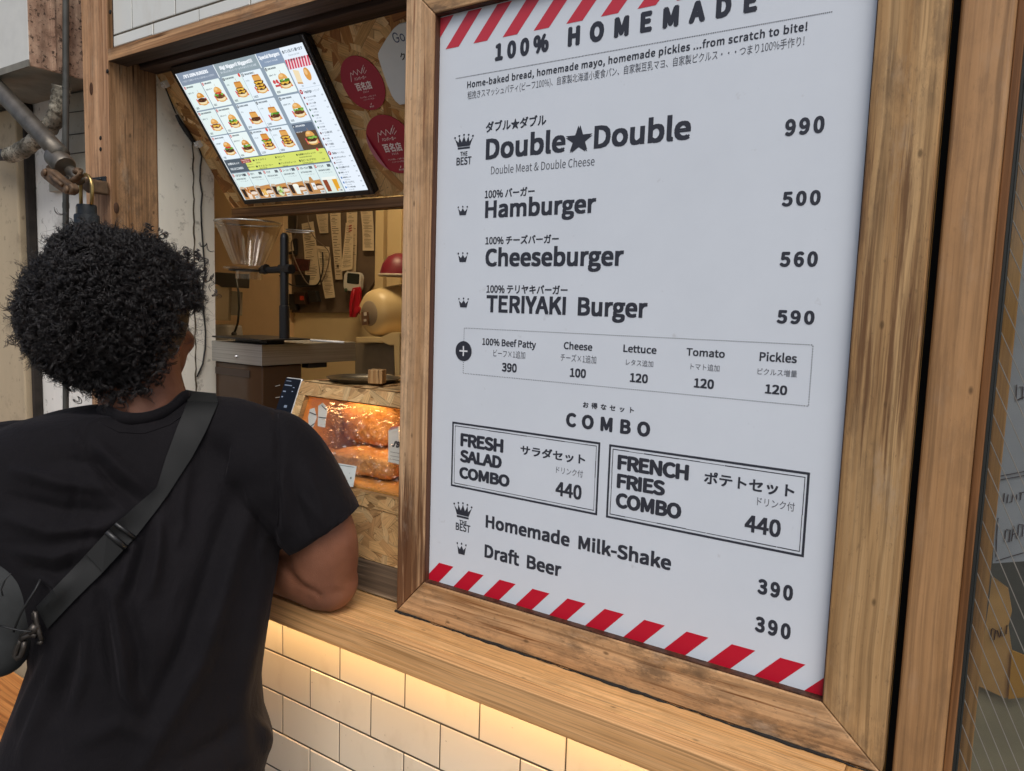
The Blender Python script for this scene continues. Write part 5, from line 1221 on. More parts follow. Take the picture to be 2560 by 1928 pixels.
# tray, wooden block
ZT = 1.3982
t = thing('metal_tray', 'round dark metal tray lying on top of the bread case', 'tray', (-1.035, .160, ZT))
b = MB(); b.lathe([(.001, .0014), (.055, .0014), (.061, .0026), (.070, .0082), (.0715, .0080), (.0625, .0012), (.056, 0), (.001, 0)], (-1.035, .160, ZT), (0, 0, 1), 48, cap=False, sx=1.0); build('dish', b, DARKMETAL, t, smooth=True, auto=50)
t = MB(); ca, sa = math.cos(.45), math.sin(.45); hb = .0135
q = [(-.964+ca*x-sa*y, .122+sa*x+ca*y, ZT+.0046) for x, y in ((-hb, -hb), (hb, -hb), (hb, hb), (-hb, hb))]
t.prism(q, (0, 0, .0255)); tag(build('wooden_block', t, wood('block_wood', 'z', lin('#c09a68'), lin('#8a6238'), streak=lin('#4e3216'), grain=2.0), bevel=.0012), 'small brown wooden block sitting on the metal tray', 'block')
# phone beside the case
t = thing('smartphone', 'dark screen phone with pale edge leaning beside the bread case', 'phone', tuple(slp(-1.14, 0)))
b = MB(); x0, x1 = -1.166, -1.1195
def slab(x0, x1, s0, s1, l0, l1): return [slp(x0, s0, l0), slp(x1, s0, l0), slp(x1, s1, l0), slp(x0, s1, l0)], [slp(x0, s0, l1), slp(x1, s0, l1), slp(x1, s1, l1), slp(x0, s1, l1)]
b.hexa(*slab(x0, x1, .05, SLL+.0055, -.006, .0016)); build('casing', b, plain('pale_casing', (.62, .62, .60), .3, .3, bump=0), t, bevel=.0045, seg=3)
b = MB(); b.hexa(*slab(x0+.0022, x1-.001, .053, SLL+.0028, .0017, .0021)); build('glass', b, plain('dark_glass', (.006, .007, .012), .35, bump=0, Specular_IOR_Level=.2), t)
P_ = Print(slp(x0, 0, .0022), (1, 0, 0), SLV, .00015)
for x, s_, w_, h_ in ((.006, .172, .018, .0012), (.005, .163, .026, .0020), (.006, .150, .010, .0026), (.006, .139, .006, .0026), (.030, .160, .006, .0016), (.030, .152, .005, .0020), (.022, .120, .010, .0050)): P_.rect(x, s_, x+w_*.8, s_+h_, lin('#8b97ab'))
build('screen_text', P_.mb, col_mat('phone_screen_glow', emit=.5), t)

# ================================================================ LEFT OF THE POST
b = MB(); b.box(-6.5, -1.7435, .060, .112, 0, 3.2); tag(build('side_building_wall', b, WALLW), 'stained white wall panel left of the timber post', 'wall')
cx_ = on_y(64, 1042, .02)[0]
b = MB(); b.box(cx_-1.6, cx_, .02, .0585, 0, 2.005); tag(build('concrete_pillar', b, CONC, bevel=.004), 'rough dirty concrete pillar at the left edge', 'pillar')
xb = on_y(80, 900, .035)[0]
b = MB(); b.box(cx_+.0015, xb, .035, .059, 0, 3.2); tag(build('rail_post', b, plain('dark_rail', lin('#2c2621'), .7, .2, var=.5, vs_=30), bevel=.004), 'dark rusty upright between concrete pillar and white wall', 'upright')
# box with rusted side
yb0 = -.10; q = on_y(73, 165, yb0); bx1, bz = q[0], q[2]
t = thing('shutter_box', 'white shutter box with a rusted end face hanging at upper left', 'shutter box', (bx1-.3, -.02, bz))
b = MB(); b.box(bx1-1.8, bx1, yb0, .0590, bz, bz+.60)
o = build('housing', b, (plain('chalky_white_paint', (.62, .62, .58), .6, var=.06), RUST, plain('grey_underside', lin('#8c887c'), .7, var=.2)), t, bevel=.003)
for p in o.data.polygons:
    if p.normal.x > .5: p.material_index = 1
    elif p.normal.z < -.5: p.material_index = 2
b = MB(); b.box(bx1-1.79, bx1+.0035, yb0-.0035, yb0-.0005, bz-.002, bz+.012); build('lip', b, plain('lip_paint', lin('#77746a'), .7, var=.3), t)
b = MB(); b.box(bx1+.0006, bx1+.0045, -.055, -.048, bz+.002, bz+.6); build('seam', b, RUST, t)
# grey panel with seams
c1_ = lambda x, y: (x/2.603, y/2.603)
q = [on_y(*c1_(*p), .045) for p in ((405, 620), (560, 590), (560, 1225), (318, 1250), (318, 1190), (400, 900))]
b = MB(); b.prism(q[::-1], (0, .0145, 0)); t = build('meter_plate', b, painted_wall('grey_plate_paint', lin('#aaa698'), lin('#54503f')), bevel=.002); tag(t, 'pale grey plate with level seams behind the thin pipe', 'plate')
b = MB()
for y0, y1 in ((735, 720), (880, 865), (1005, 990)): b.tube([on_y(*c1_(440, y0), .0445), on_y(*c1_(556, y1), .0445)], .0012, 5)
o = build('seam', b, plain('seam_dark', (.05, .048, .04), .8, bump=0)); o.parent = t; o.location = o.location-t.location
# pipes
b = MB(); p0, p1 = on_y(164.5, -30, -.030), on_y(164.5, 1500, -.030); d = p1-p0
b.tube([p0+d*f for f in np.linspace(0, 1, 30)], .0066, 14)
for f in (.145, .33): b.lathe([(.0072, -.006), (.0074, 0), (.0072, .006)], p0+d*f, d, 14)
tag(build('thin_pipe', b, PIPE_GREY, smooth=True, auto=40), 'thin dark vertical pipe running down the white wall', 'pipe')
P3 = [on_y(*c1_(x, y), -.028) for x, y in ((400, 560), (392, 640), (372, 740), (330, 820), (270, 880), (200, 940), (110, 995), (60, 1010))]
Q = []
for k in range(len(P3)-1):
    for s_ in range(6):
        u = s_/6; a0, a1, a2, a3 = P3[max(k-1, 0)], P3[k], P3[k+1], P3[min(k+2, len(P3)-1)]; Q.append(.5*((2*a1)+(-a0+a2)*u+(2*a0-5*a1+4*a2-a3)*u*u+(-a0+3*a1-3*a2+a3)*u**3))
Q.append(P3[-1])
t = thing('wrapped_pipe', 'bent pipe wrapped in dirty white tape under the shutter box', 'pipe', tuple(Q[0]))
b = MB(); b.tube(Q, [.0185+.0012*math.sin(i*2.1)+random.uniform(-.0008, .0008) for i in range(len(Q))], 16); build('tape_wrap', b, WRAP, t, smooth=True)
P4 = [on_y(*c1_(x, y), -.028) for x, y in ((85, 1003), (40, 1010), (-10, 1008), (-120, 990))]
Q4 = [P4[i]+(P4[i+1]-P4[i])*f for i in range(3) for f in np.linspace(0, 1, 14, endpoint=False)]
b = MB(); b.tube(Q4, [.0125+(.0014 if i % 2 else 0) for i in range(len(Q4))], 14); build('ribbed_hose', b, plain('dark_hose', (.05, .05, .055), .5, bump=0), t, smooth=True)
# locking bar
c7l = lambda x, y: (x/5.95, 360+y/5.95)
bar = thing('locking_bar', 'old steel locking bar slanting down to the hasp on the timber post', 'bar', tuple(on_y(150, 400, -.08)))
yB = -.085
b = MB(); p0, p1 = on_y(-160, 58, yB-.03), on_y(152, 388, yB); b.tube([p0+(p1-p0)*f for f in np.linspace(0, 1, 12)], .0185, 18); build('tube', b, STEEL_OLD, bar, smooth=True)
b = MB(); a = on_y(*c7l(810, 170), yB); c = on_y(*c7l(975, 345), yB); b.tube([a, a+(c-a)*.1, c-(c-a)*.1, c], [.0205, .0225, .0225, .0205], 18); build('collar', b, STEEL_OLD, bar, smooth=True, auto=40)
lv = [on_y(*c7l(x, y), yB-.035) for x, y in ((585, 430), (610, 385), (660, 352), (740, 372), (830, 445), (910, 520), (985, 572), (1040, 588), (1072, 650), (1060, 725), (1010, 752), (950, 742), (860, 690), (740, 600), (640, 520), (600, 480))]
b = MB(); b.prism(lv[::-1], (0, .016, 0)); build('lever_plate', b, STEEL_RUSTY, bar, bevel=.004, seg=3)
b = MB(); gv = [on_y(*c7l(x, y), yB-.0375) for x, y in ((745, 470), (800, 510), (860, 560), (925, 612))]; b.tube(gv, .0042, 8); b.lathe([(.0075, 0), (.0065, .004)], on_y(*c7l(675, 425), yB-.035), (0, -1, 0), 14); b.lathe([(.0085, 0), (.0060, .004)], on_y(*c7l(1000, 675), yB-.035), (0, -1, 0), 14); build('lever_rivet', b, STEEL_RUSTY, bar, smooth=True)
kn = [on_y(*c7l(x, y), yB-.012) for x, y in ((650, 350), (740, 260), (830, 300), (880, 370), (840, 420), (740, 370))]
b = MB(); b.prism(kn[::-1], (0, .022, 0)); build('knuckle', b, STEEL_RUSTY, bar, bevel=.004)
b = MB(); b.tube([on_y(*c7l(x, y), yB+.01) for x, y in ((960, 330), (1040, 400), (1130, 460), (1190, 560))], [.013, .012, .011, .010], 12); build('bolt', b, STEEL_OLD, bar, smooth=True)
hk = [on_y(*c7l(x, y), yB-.01) for x, y in ((1040, 575), (1090, 545), (1160, 500), (1205, 450), (1195, 405), (1150, 395), (1120, 420))]
b = MB(); b.tube(hk, .0062, 10); build('hook', b, STEEL_RUSTY, bar, smooth=True)
t = thing('hasp', 'dark riveted hasp plate screwed to the timber post', 'hasp', tuple(on_y(*c7l(1470, 600), -.004)))
q = [on_y(*c7l(x, y), -.0040) for x, y in ((1345, 505), (1560, 478), (1568, 708), (1350, 738))]
b = MB(); b.prism(q[::-1], (0, .0036, 0)); build('plate', b, LOCKBLACK, t, bevel=.0008)
for x, y in ((1490, 525), (1535, 580), (1450, 620), (1495, 665)): b = MB(); b.blob(on_y(*c7l(x, y), -.005), (.0038, .0030, .0036)); build('screw_head', b, LOCKBLACK, t, smooth=True)
q = [on_y(*c7l(x, y), -.045) for x, y in ((1130, 560), (1215, 500), (1335, 520), (1350, 730), (1280, 725), (1200, 650))]
b = MB(); b.prism(q[::-1], (0, .040, 0)); build('staple', b, STEEL_RUSTY, t, bevel=.004)
yl_ = -.055
t = thing('padlock', 'scuffed black cylindrical padlock with brass shackle hanging on the hasp', 'padlock', tuple(on_y(216, 600, yl_)))
sh = [on_y(*c7l(x, y), yl_) for x, y in ((1205, 900), (1203, 760), (1200, 620), (1208, 530), (1235, 475), (1275, 455), (1320, 480), (1352, 540), (1368, 620), (1370, 760), (1362, 900))]
b = MB(); b.tube(sh, .0037, 10); build('shackle', b, BRASS, t, smooth=True)
lc = on_y(*c7l(1287, 905), yl_); dpl = float((lc-CAM)@_f)/FPX/5.95
r1, r2 = 138*dpl, 172*dpl
b = MB(); b.lathe([(.001, 0), (r1*.9, 0), (r1, -.003), (r1, -130*dpl), (r1*1.02, -140*dpl), (r2*.93, -146*dpl), (r2, -165*dpl), (r2, -640*dpl), (r2*.9, -650*dpl), (.001, -650*dpl)], lc, (0, 0, 1), 40, cap=False); build('lock_body', b, LOCKBLACK, t, smooth=True, auto=35)
b = MB()
for k in range(9): b.tube([lc+np.array([(-.6+k*.08)*r1, -math.sqrt(max(1-(-.6+k*.08)**2, .05))*r1*1.005, -.006]), lc+np.array([(-.66+k*.08)*r1, -math.sqrt(max(1-(-.66+k*.08)**2, .05))*r1*1.005, -.020])], .0006, 4)
build('knurl', b, plain('worn_edge_metal', lin('#8c8a84'), .4, .6, bump=0), t)
# warm wooden platform low behind the person, pale board with wires above it
b = MB(); b.box(-3.2, -1.48, -.78, -.03, .51, .55)
for x in (-3.1, -1.58):
    for y in (-.72, -.09): b.box(x-.03, x+.03, y-.03, y+.03, .0, .5095)
tag(build('wooden_bench', b, wood('bench_wood', 'x', lin('#c98a4c'), lin('#a3642e'), grain=.6), bevel=.003), 'low orange brown wooden bench behind the person at lower left', 'bench')

# ================================================================ RIGHT OF THE SIGN: DOOR POST, WIRED GLASS
t = thing('door_post', 'smooth golden timber door post right of the menu sign', 'post', (-.047, .02, 0))
b = MB(); b.box(-.0700, -.0236, -.004, .060, 0, 3.0); build('post_body', b, W_RPOST, t, bevel=.004, seg=3)
b = MB(); b.box(-.0234, -.0155, .012, .070, 0, 3.0); build('jamb', b, W_JAMB, t, bevel=.001)
b = MB(); b.box(-.0153, -.0130, .020, .058, 0, 3.0); b.tube([(-.0121, .030, 0), (-.0121, .030, 3.0)], .0016, 8); build('gasket', b, GASKET, t)
t = thing('wired_glass_door', 'wired glass door pane with slanting wires at the right edge', 'glass door', (.4, .05, .02))
gw = NT('wired_glass'); tr = gw.n('BsdfTransparent'); tr.inputs[0].default_value = (.86, .88, .88, 1); gl = gw.n('BsdfGlossy'); gl.inputs['Roughness'].default_value = .05
lw = gw.n('LayerWeight'); lw.inputs['Blend'].default_value = .5; mx = gw.n('MixShader'); gw.l(gw.ramp(lw.outputs['Facing'], [(0, .05), (.55, .07), (.85, .25), (1, .8)]), mx.inputs[0]); gw.l(tr.outputs[0], mx.inputs[1]); gw.l(gl.outputs[0], mx.inputs[2]); gw.l(mx.outputs[0], gw.out.inputs[0])
b = MB(); b.box(-.0129, .86, .0470, .0515, .02, 2.9); build('pane', b, gw.mat, t)
a, c = on_y(2462, 1236, .0462), on_y(2560, 1464, .0462); sl = (c[2]-a[2])/(c[0]-a[0]); z0_ = a[2]-sl*(a[0]+.0129); dz = abs(on_y(2471, 1170, .0462)[2]-on_y(2462, 1236, .0462)[2])
b = MB(); k_ = -24
while k_ < 170:
    zs_ = z0_+dz*k_; x1 = min(.86, -.0129+(zs_-.03)/abs(sl)); k_ += 1
    if x1 < -.01 or zs_ > 2.9+abs(sl)*.87: continue
    x0 = max(-.0125, -.0129+(zs_-2.88)/abs(sl))
    if x1 <= x0: continue
    b.tube([(x0, .0462, zs_+sl*(x0+.0129)), (x1, .0462, zs_+sl*(x1+.0129))], .00055, 5)
build('wire_mesh', b, plain('grey_wire_mesh', lin('#a59f96'), .35, .6, bump=0), t)
b = MB(); b.box(-.0128, .0010, .100, .145, 0, 2.6); tag(build('door_stop', b, W_STOP, bevel=.001), 'brown wooden upright just behind the wired glass', 'upright')
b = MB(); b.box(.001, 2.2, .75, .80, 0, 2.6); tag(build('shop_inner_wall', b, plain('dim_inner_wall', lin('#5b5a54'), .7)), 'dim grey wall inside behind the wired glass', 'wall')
t2 = thing('shop_fill_lamp', 'added fill lamp, out of view, for the room behind the wired glass', 'ceiling lamp', (.5, .4, 2.58))  # added lamp, unseen, brightens what stands behind the wired glass
b = MB(); b.box(.05, .8, .06, .14, 2.575, 2.598); build('housing', b, plain('shop_fill_housing', (.5, .5, .5), .5), t2)
b = MB(); b.box(.06, .79, .065, .135, 2.568, 2.5745); build('diffuser', b, emis('shop_fill_diffuser', (1.0, .86, .68), 16.0), t2)
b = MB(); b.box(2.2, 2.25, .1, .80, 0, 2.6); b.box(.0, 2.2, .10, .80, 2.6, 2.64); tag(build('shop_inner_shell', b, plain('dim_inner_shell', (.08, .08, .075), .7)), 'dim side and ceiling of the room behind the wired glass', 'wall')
# papers behind the glass
yp = .16
def pq(pts, y, d_=.0015): return [on_y(*p, y) for p in pts][::-1]
cr = lambda x, y: (2240+x/1.6217, 900+y/1.6217)
PB = plain('grey_blue_paper', lin('#b3b6bc'), .6, var=.08, vs_=12, bump=0)
q = pq((cr(468, -600), cr(760, -600), cr(760, 800), cr(392, 825)), yp); b = MB(); b.prism(q, (0, .0012, 0)); t = build('notice_poster', b, PB); tag(t, 'grey handwritten notice taped up behind the wired glass', 'notice')
b = MB()
def stroke(pts, w_=.0006): b.tube([on_y(*cr(*p), yp-.0012) for p in pts], w_, 5)
for p in (((425, 470), (560, 445)), ((425, 485), (560, 462)), ((405, 815), (540, 775)), ((405, 800), (410, 690), (414, 640))): stroke(p, .0005)
for p in (((440, 540), (436, 575)), ((455, 545), (450, 580), (470, 575), (475, 540)), ((490, 545), (488, 570)), ((500, 540), (520, 536)), ((508, 538), (504, 568)),
          ((445, 690), (440, 735), (458, 738), (464, 690), (446, 688)), ((468, 735), (478, 672), (492, 725)), ((472, 708), (490, 702)), ((498, 668), (494, 715), (512, 716), (516, 668), (499, 666)),
          ((490, 100), (486, 165)), ((500, 110), (515, 108), (512, 160)), ((486, 165), (520, 150))): stroke(p)
o = build('handwriting', b, plain('marker_ink', lin('#564a4e'), .6, bump=0)); o.parent = t; o.location = o.location-t.location
q = pq((cr(388, 880), cr(455, 930), cr(470, 1020), cr(455, 1080), cr(470, 1180), cr(490, 1290), cr(520, 1360), cr(440, 1370), cr(330, 1320), cr(345, 1200), cr(375, 1000)), yp+.02)
b = MB(); b.prism(q, (0, .006, 0)); t = build('paper_bag', b, plain('orange_kraft_paper', lin('#c99a5c'), .6, var=.2, vs_=20)); tag(t, 'orange and cream paper bag standing behind the wired glass', 'paper bag')
b = MB()
for p in (((388, 1090), (384, 1130), (398, 1135), (404, 1095), (389, 1088)), ((410, 1095), (420, 1125)), ((428, 1085), (424, 1120), (440, 1118), (430, 1100)), ((450, 1075), (446, 1112))): b.tube([on_y(*cr(*q_), yp+.0185) for q_ in p], .0007, 5)
o = build('handwriting', b, plain('brown_ink', lin('#4a2c1c'), .6, bump=0)); o.parent = t; o.location = o.location-t.location
q = pq((cr(470, 1180), cr(520, 1200), cr(600, 1360), cr(455, 1375)), yp+.015); b = MB(); b.prism(q, (0, .004, 0)); tag(build('yellow_paper', b, plain('mustard_paper', lin('#c08a34'), .6), bevel=0), 'mustard yellow paper folded against the paper bag', 'paper')
q = pq((cr(330, 1320), cr(760, 1380), cr(760, 2000), cr(240, 2000)), yp+.03); b = MB(); b.prism(q, (0, .01, 0)); tag(build('olive_board', b, plain('olive_board_paint', lin('#a3977a'), .5, var=.25, vs_=8)), 'olive board low behind the wired glass', 'board')

# ================================================================ PERSON
def fuse(mb, voxel, smooth_it=3):
    me = bpy.data.meshes.new('tmp'); me.from_pydata(mb.v, [], mb.f); me.update()
    o = bpy.data.objects.new('tmp', me); COL.objects.link(o)
    r_ = o.modifiers.new('r', 'REMESH'); r_.mode = 'VOXEL'; r_.voxel_size = voxel
    s_ = o.modifiers.new('s', 'SMOOTH'); s_.iterations = smooth_it; s_.factor = .5
    dg = bpy.context.evaluated_depsgraph_get(); m2 = bpy.data.meshes.new_from_object(o.evaluated_get(dg))
    bpy.data.objects.remove(o); bpy.data.meshes.remove(me)
    V = np.empty(len(m2.vertices)*3); m2.vertices.foreach_get('co', V); V = V.reshape(-1, 3)
    N = np.empty(len(m2.vertices)*3); m2.vertices.foreach_get('normal', N); N = N.reshape(-1, 3)
    F = [tuple(p.vertices) for p in m2.polygons]; bpy.data.meshes.remove(m2); return V, N, F
def to_mb(V, F): b = MB(); b.v = [tuple(p) for p in V.tolist()]; b.f = F; b.m = [0]*len(F); b.c = [(1, 1, 1)]*len(F); b.uv = [None]*len(F); return b
def proj(V):
    d = V-CAM; z = d@_f; return np.stack([(1280+FPX*(d@_r)/z)/K, (964-FPX*(d@_u)/z)/K], 1), z
vd = ray(300*K, 1200*K); fw = np.array([vd[0], vd[1], 0]); fw /= np.linalg.norm(fw)     # the way the person faces
rt = np.array([fw[1], -fw[0], 0]); UP = np.array([0, 0, 1.])
def ring(c, a, bq, e=.85, n=36, r_=rt, f_=fw, tilt=0.0):
    sp = lambda q: math.copysign(abs(q)**e, q); out = []
    for k in range(n):
        ph = 2*math.pi*k/n; out.append(c+r_*a*sp(math.cos(ph))+f_*bq*sp(math.sin(ph))+UP*tilt*math.sin(ph)*bq)
    return out
# --- torso rows measured on the photo: (row, left, right, depth of axis, half thickness)
ROWS = [(872, 225, 425, 1.130, .050), (886, 165, 470, 1.130, .066), (905, 78, 575, 1.128, .078), (935, 15, 604, 1.125, .092), (990, -25, 612, 1.12, .106), (1060, -30, 608, 1.115, .116),
        (1140, -16, 600, 1.11, .122), (1220, 40, 590, 1.105, .124), (1300, 95, 574, 1.10, .124), (1390, 104, 562, 1.095, .124), (1480, 76, 553, 1.09, .124), (1560, 48, 560, 1.085, .126), (1618, 34, 578, 1.08, .128), (1652, 24, 570, 1.08, .128), (1690, 20, 560, 1.08, .124)]
def torso(scale=1.0, rows=ROWS):
    out = []
    for y, l, r_, d, h in rows:
        c = dsp((l+r_)/2, y, d); w_ = np.linalg.norm(dsp(r_, y, d)-dsp(l, y, d))/2
        out.append(ring(c, w_*scale, h*scale, .82))
    return out
SHO_R, ELB_R = dsp(582, 998, 1.158), dsp(703, 1252, 1.190)
ELB_R[2] = 1.058+.0475
WRI_R = ELB_R+np.array([-.245, -.004, -.006])
SHO_L = dsp(10, 1020, 1.10); ELB_L = SHO_L-rt*.075+fw*.13-UP*.25; ELB_L[2] = max(ELB_L[2], 1.09); WRI_L = ELB_L+fw*.10+np.array([.05, .19, .0]); WRI_L[2] = 1.085
def limb(b, pts, rad, n=18, k_=6):
    P3, R3 = [], []
    for i in range(len(pts)-1):
        for s_ in range(k_):
            u = s_/k_; a0, a1, a2, a3 = pts[max(i-1, 0)], pts[i], pts[i+1], pts[min(i+2, len(pts)-1)]
            P3.append(.5*((2*a1)+(-a0+a2)*u+(2*a0-5*a1+4*a2-a3)*u*u+(-a0+3*a1-3*a2+a3)*u**3)); R3.append(rad[i]+(rad[i+1]-rad[i])*u)
    P3.append(pts[-1]); R3.append(rad[-1]); b.tube(P3, R3, n)
def hand(b, wri, d, up, out, s_=1.0):
    """palm, four fingers of unequal length, thumb from the side; d = along fingers, out = thumb side"""
    pc = wri+d*.045*s_; M3 = np.stack([d, out, up], 1)
    b.blob(pc, (.050*s_, .040*s_, .015*s_), M3, 16, 10, 0, .8)
    for k, (L, o_) in enumerate(((.068, .027), (.076, .010), (.070, -.008), (.056, -.025))):
        base = wri+d*.085*s_+out*o_*s_; c_ = .35+.08*k
        p1 = base+d*L*.42*s_-up*.006; p2 = p1+(d*math.cos(c_)-up*math.sin(c_))*L*.33*s_; p3 = p2+(d*math.cos(1.9*c_)-up*math.sin(1.9*c_))*L*.28*s_
        b.tube([base-d*.02, base, p1, p2, p3], [.0090, .0092, .0086, .0080, .0066], 10); b.blob(p3, (.0066, .0066, .0066), None, 8, 6)
    tb = wri+d*.030*s_+out*.034*s_
    b.tube([tb-out*.015, tb, tb+(d*.6+out*.6)*.030-up*.006, tb+(d*.9+out*.35)*.058-up*.012], [.012, .0115, .0100, .0075], 10); b.blob(tb+(d*.9+out*.35)*.058-up*.012, (.0075,)*3, None, 8, 6)
b = MB()
b.loft(torso(.84, ROWS[4:]))
HC = dsp(282, 676, 1.150)
ha = R(33)                                              # the head is turned to the right of the body
hf = fw*math.cos(ha)+rt*math.sin(ha); hr = rt*math.cos(ha)-fw*math.sin(ha); HM = np.stack([hr, hf, UP], 1)
HP = lambda x, y, z: HC+HM@np.array([x, y, z])
b.blob(HC, (.076, .094, .098), HM, 28, 20)                       # skull
b.blob(HP(0, .045, -.062), (.059, .052, .066), HM, 24, 16)       # jaw and face
b.blob(HP(0, .088, -.100), (.026, .020, .018), HM, 14, 10)       # chin
b.blob(HP(0, .098, -.030), (.013, .020, .024), HM, 12, 10); b.blob(HP(0, .112, -.042), (.012, .011, .010), HM, 12, 8)   # nose
for s_ in (-1, 1):
    b.blob(HP(s_*.031, .082, -.010), (.016, .012, .009), HM, 10, 8); b.blob(HP(s_*.042, .070, -.045), (.022, .02, .022), HM, 12, 8)
    b.blob(HP(s_*.078, -.004, -.028), (.009, .020, .030), HM, 12, 10)   # ears
b.blob(HP(0, .098, -.074), (.024, .010, .006), HM, 12, 8); b.blob(HP(0, .098, -.083), (.021, .010, .006), HM, 12, 8)   # lips
NB = dsp(318, 905, 1.135)
limb(b, [NB-UP*.05, NB, NB*.5+HP(.006, -.005, -.05)*.5, HP(.006, .0, -.04)], [.075, .064, .060, .060], 22)
limb(b, [SHO_R-rt*.05, SHO_R, dsp(692, 1146, 1.160), ELB_R-np.array([0, 0, -.004])], [.046, .048, .0530, .0480], 20)
b.blob(ELB_R+np.array([.004, .004, .0]), (.0475, .0455, .0470), None, 20, 14)
limb(b, [ELB_R, ELB_R*.6+WRI_R*.4+np.array([0, 0, .004]), WRI_R], [.0470, .0450, .0270], 20)
hand(b, WRI_R, np.array([-1, .12, 0])/1.007, UP, np.array([-.12, -1, 0])/1.007*-1)
limb(b, [SHO_L+rt*.05, SHO_L, SHO_L*.45+ELB_L*.55, ELB_L], [.050, .052, .050, .043], 20)
b.blob(ELB_L, (.043, .043, .043), None, 18, 12)
dl = WRI_L-ELB_L; dl /= np.linalg.norm(dl); limb(b, [ELB_L, ELB_L*.6+WRI_L*.4, WRI_L], [.043, .042, .027], 20)
hand(b, WRI_L, dl, UP, np.cross(UP, dl)*-1)
HIP = dsp(280, 1690, 1.08)
for s_ in (-1, 1):
    hp = HIP+rt*s_*.085-UP*.02; kn = np.array([hp[0], hp[1], .48])+fw*.03; an = np.array([hp[0], hp[1], .09])-fw*.03
    limb(b, [hp+UP*.06, hp-UP*.08, kn, kn-UP*.10, an], [.085, .082, .058, .055, .036], 20)
    b.loft([ring(an+fw*(.10*q-.045)+UP*(-.055), .036+.010*math.sin(q*2.2), .02, .9, 16, rt, UP) for q in np.linspace(0, 2.2, 8)])
V, N, F = fuse(b, .0055, 4)
sk = NT('brown_skin'); sco = sk.coords(); s1 = sk.noise(sco, 16, 4); s2 = sk.noise(sco, 260, 3)
sk.base(sk.ramp(s1, [(.3, lin('#7c4f39')), (.7, lin('#91614a'))])); sk.set(Roughness=.5, Specular_IOR_Level=.4, Subsurface_Weight=.08, Subsurface_Radius=(.6, .25, .15), Subsurface_Scale=.006); s3_ = sk.n('TexVoronoi'); s3_.inputs['Scale'].default_value = 620; sk.l(sco, s3_.inputs['Vector']); sk.bump(sk.math('ADD', s2, s3_.outputs['Distance']), .30, .0010)
per = thing('person', 'person with curly black hair in a black tee leaning an elbow on the wooden counter', 'person', (HIP[0], HIP[1], 0))
P2, Z = proj(V); vis = ((CAM-V)*N).sum(1) > -.02
def crease(pts, w_, amp):
    d = np.full(len(V), 1e9)
    for i in range(len(pts)-1):
        a, c = np.array(pts[i], float), np.array(pts[i+1], float); ab = c-a; u = np.clip(((P2-a)@ab)/(ab@ab), 0, 1); q = P2-(a+u[:, None]*ab); d = np.minimum(d, np.hypot(q[:, 0], q[:, 1]))
    return amp*np.exp(-(d/w_)**2)*vis
Dk = crease([(606, 1215), (628, 1240), (652, 1266), (688, 1288)], 7, -.0045)+crease([(618, 1205), (645, 1238), (668, 1258)], 12, .0020)+crease([(725, 1262), (742, 1270)], 10, .0018)
for q in ([(330, 872), (372, 850), (405, 820)], [(322, 860), (360, 842), (398, 812)]): Dk = Dk+crease(q, 4, -.0014)
V = V+N*Dk[:, None]
build('body', to_mb(V, F), sk.mat, per, smooth=True)
# --- tee shirt with its folds
b = MB(); b.loft(torso(1.0, ROWS[1:]))
SA = [dsp(525, 985, 1.150), dsp(585, 1000, 1.152), dsp(632, 1045, 1.152), dsp(674, 1102, 1.152), dsp(704, 1146, 1.154)]
limb(b, SA, [.080, .082, .076, .069, .0650], 28)
limb(b, [dsp(330, 945, 1.130), dsp(430, 934, 1.135), dsp(520, 940, 1.135), dsp(585, 985, 1.140)], [.060, .058, .054, .060], 24)
limb(b, [dsp(290, 950, 1.125), dsp(190, 955, 1.120), dsp(90, 985, 1.115), dsp(10, 1020, 1.11)], [.060, .058, .060, .076], 24)
LA = [dsp(60, 1020, 1.115), SHO_L, SHO_L*.6+ELB_L*.4, SHO_L*.35+ELB_L*.65]; limb(b, LA, [.070, .076, .074, .068], 24)
V, N, F = fuse(b, .0048, 6)
P2, Z = proj(V)
vis = ((CAM-V)*N).sum(1) > -.02
def fold(pts, w_, amp, side=0):
    pts = np.array(pts, float); d = np.full(len(V), 1e9); tt = np.zeros(len(V))
    for i in range(len(pts)-1):
        a, c = pts[i], pts[i+1]; ab = c-a; u = np.clip(((P2-a)@ab)/(ab@ab), 0, 1); q = P2-(a+u[:, None]*ab); dd = np.hypot(q[:, 0], q[:, 1])
        m_ = dd < d; d[m_] = dd[m_]; tt[m_] = (i+u[m_])/(len(pts)-1)
    return amp*np.exp(-(d/w_)**2)*np.sin(np.pi*np.clip(tt*.92+.04, 0, 1))**.5*vis
D = np.zeros(len(V))
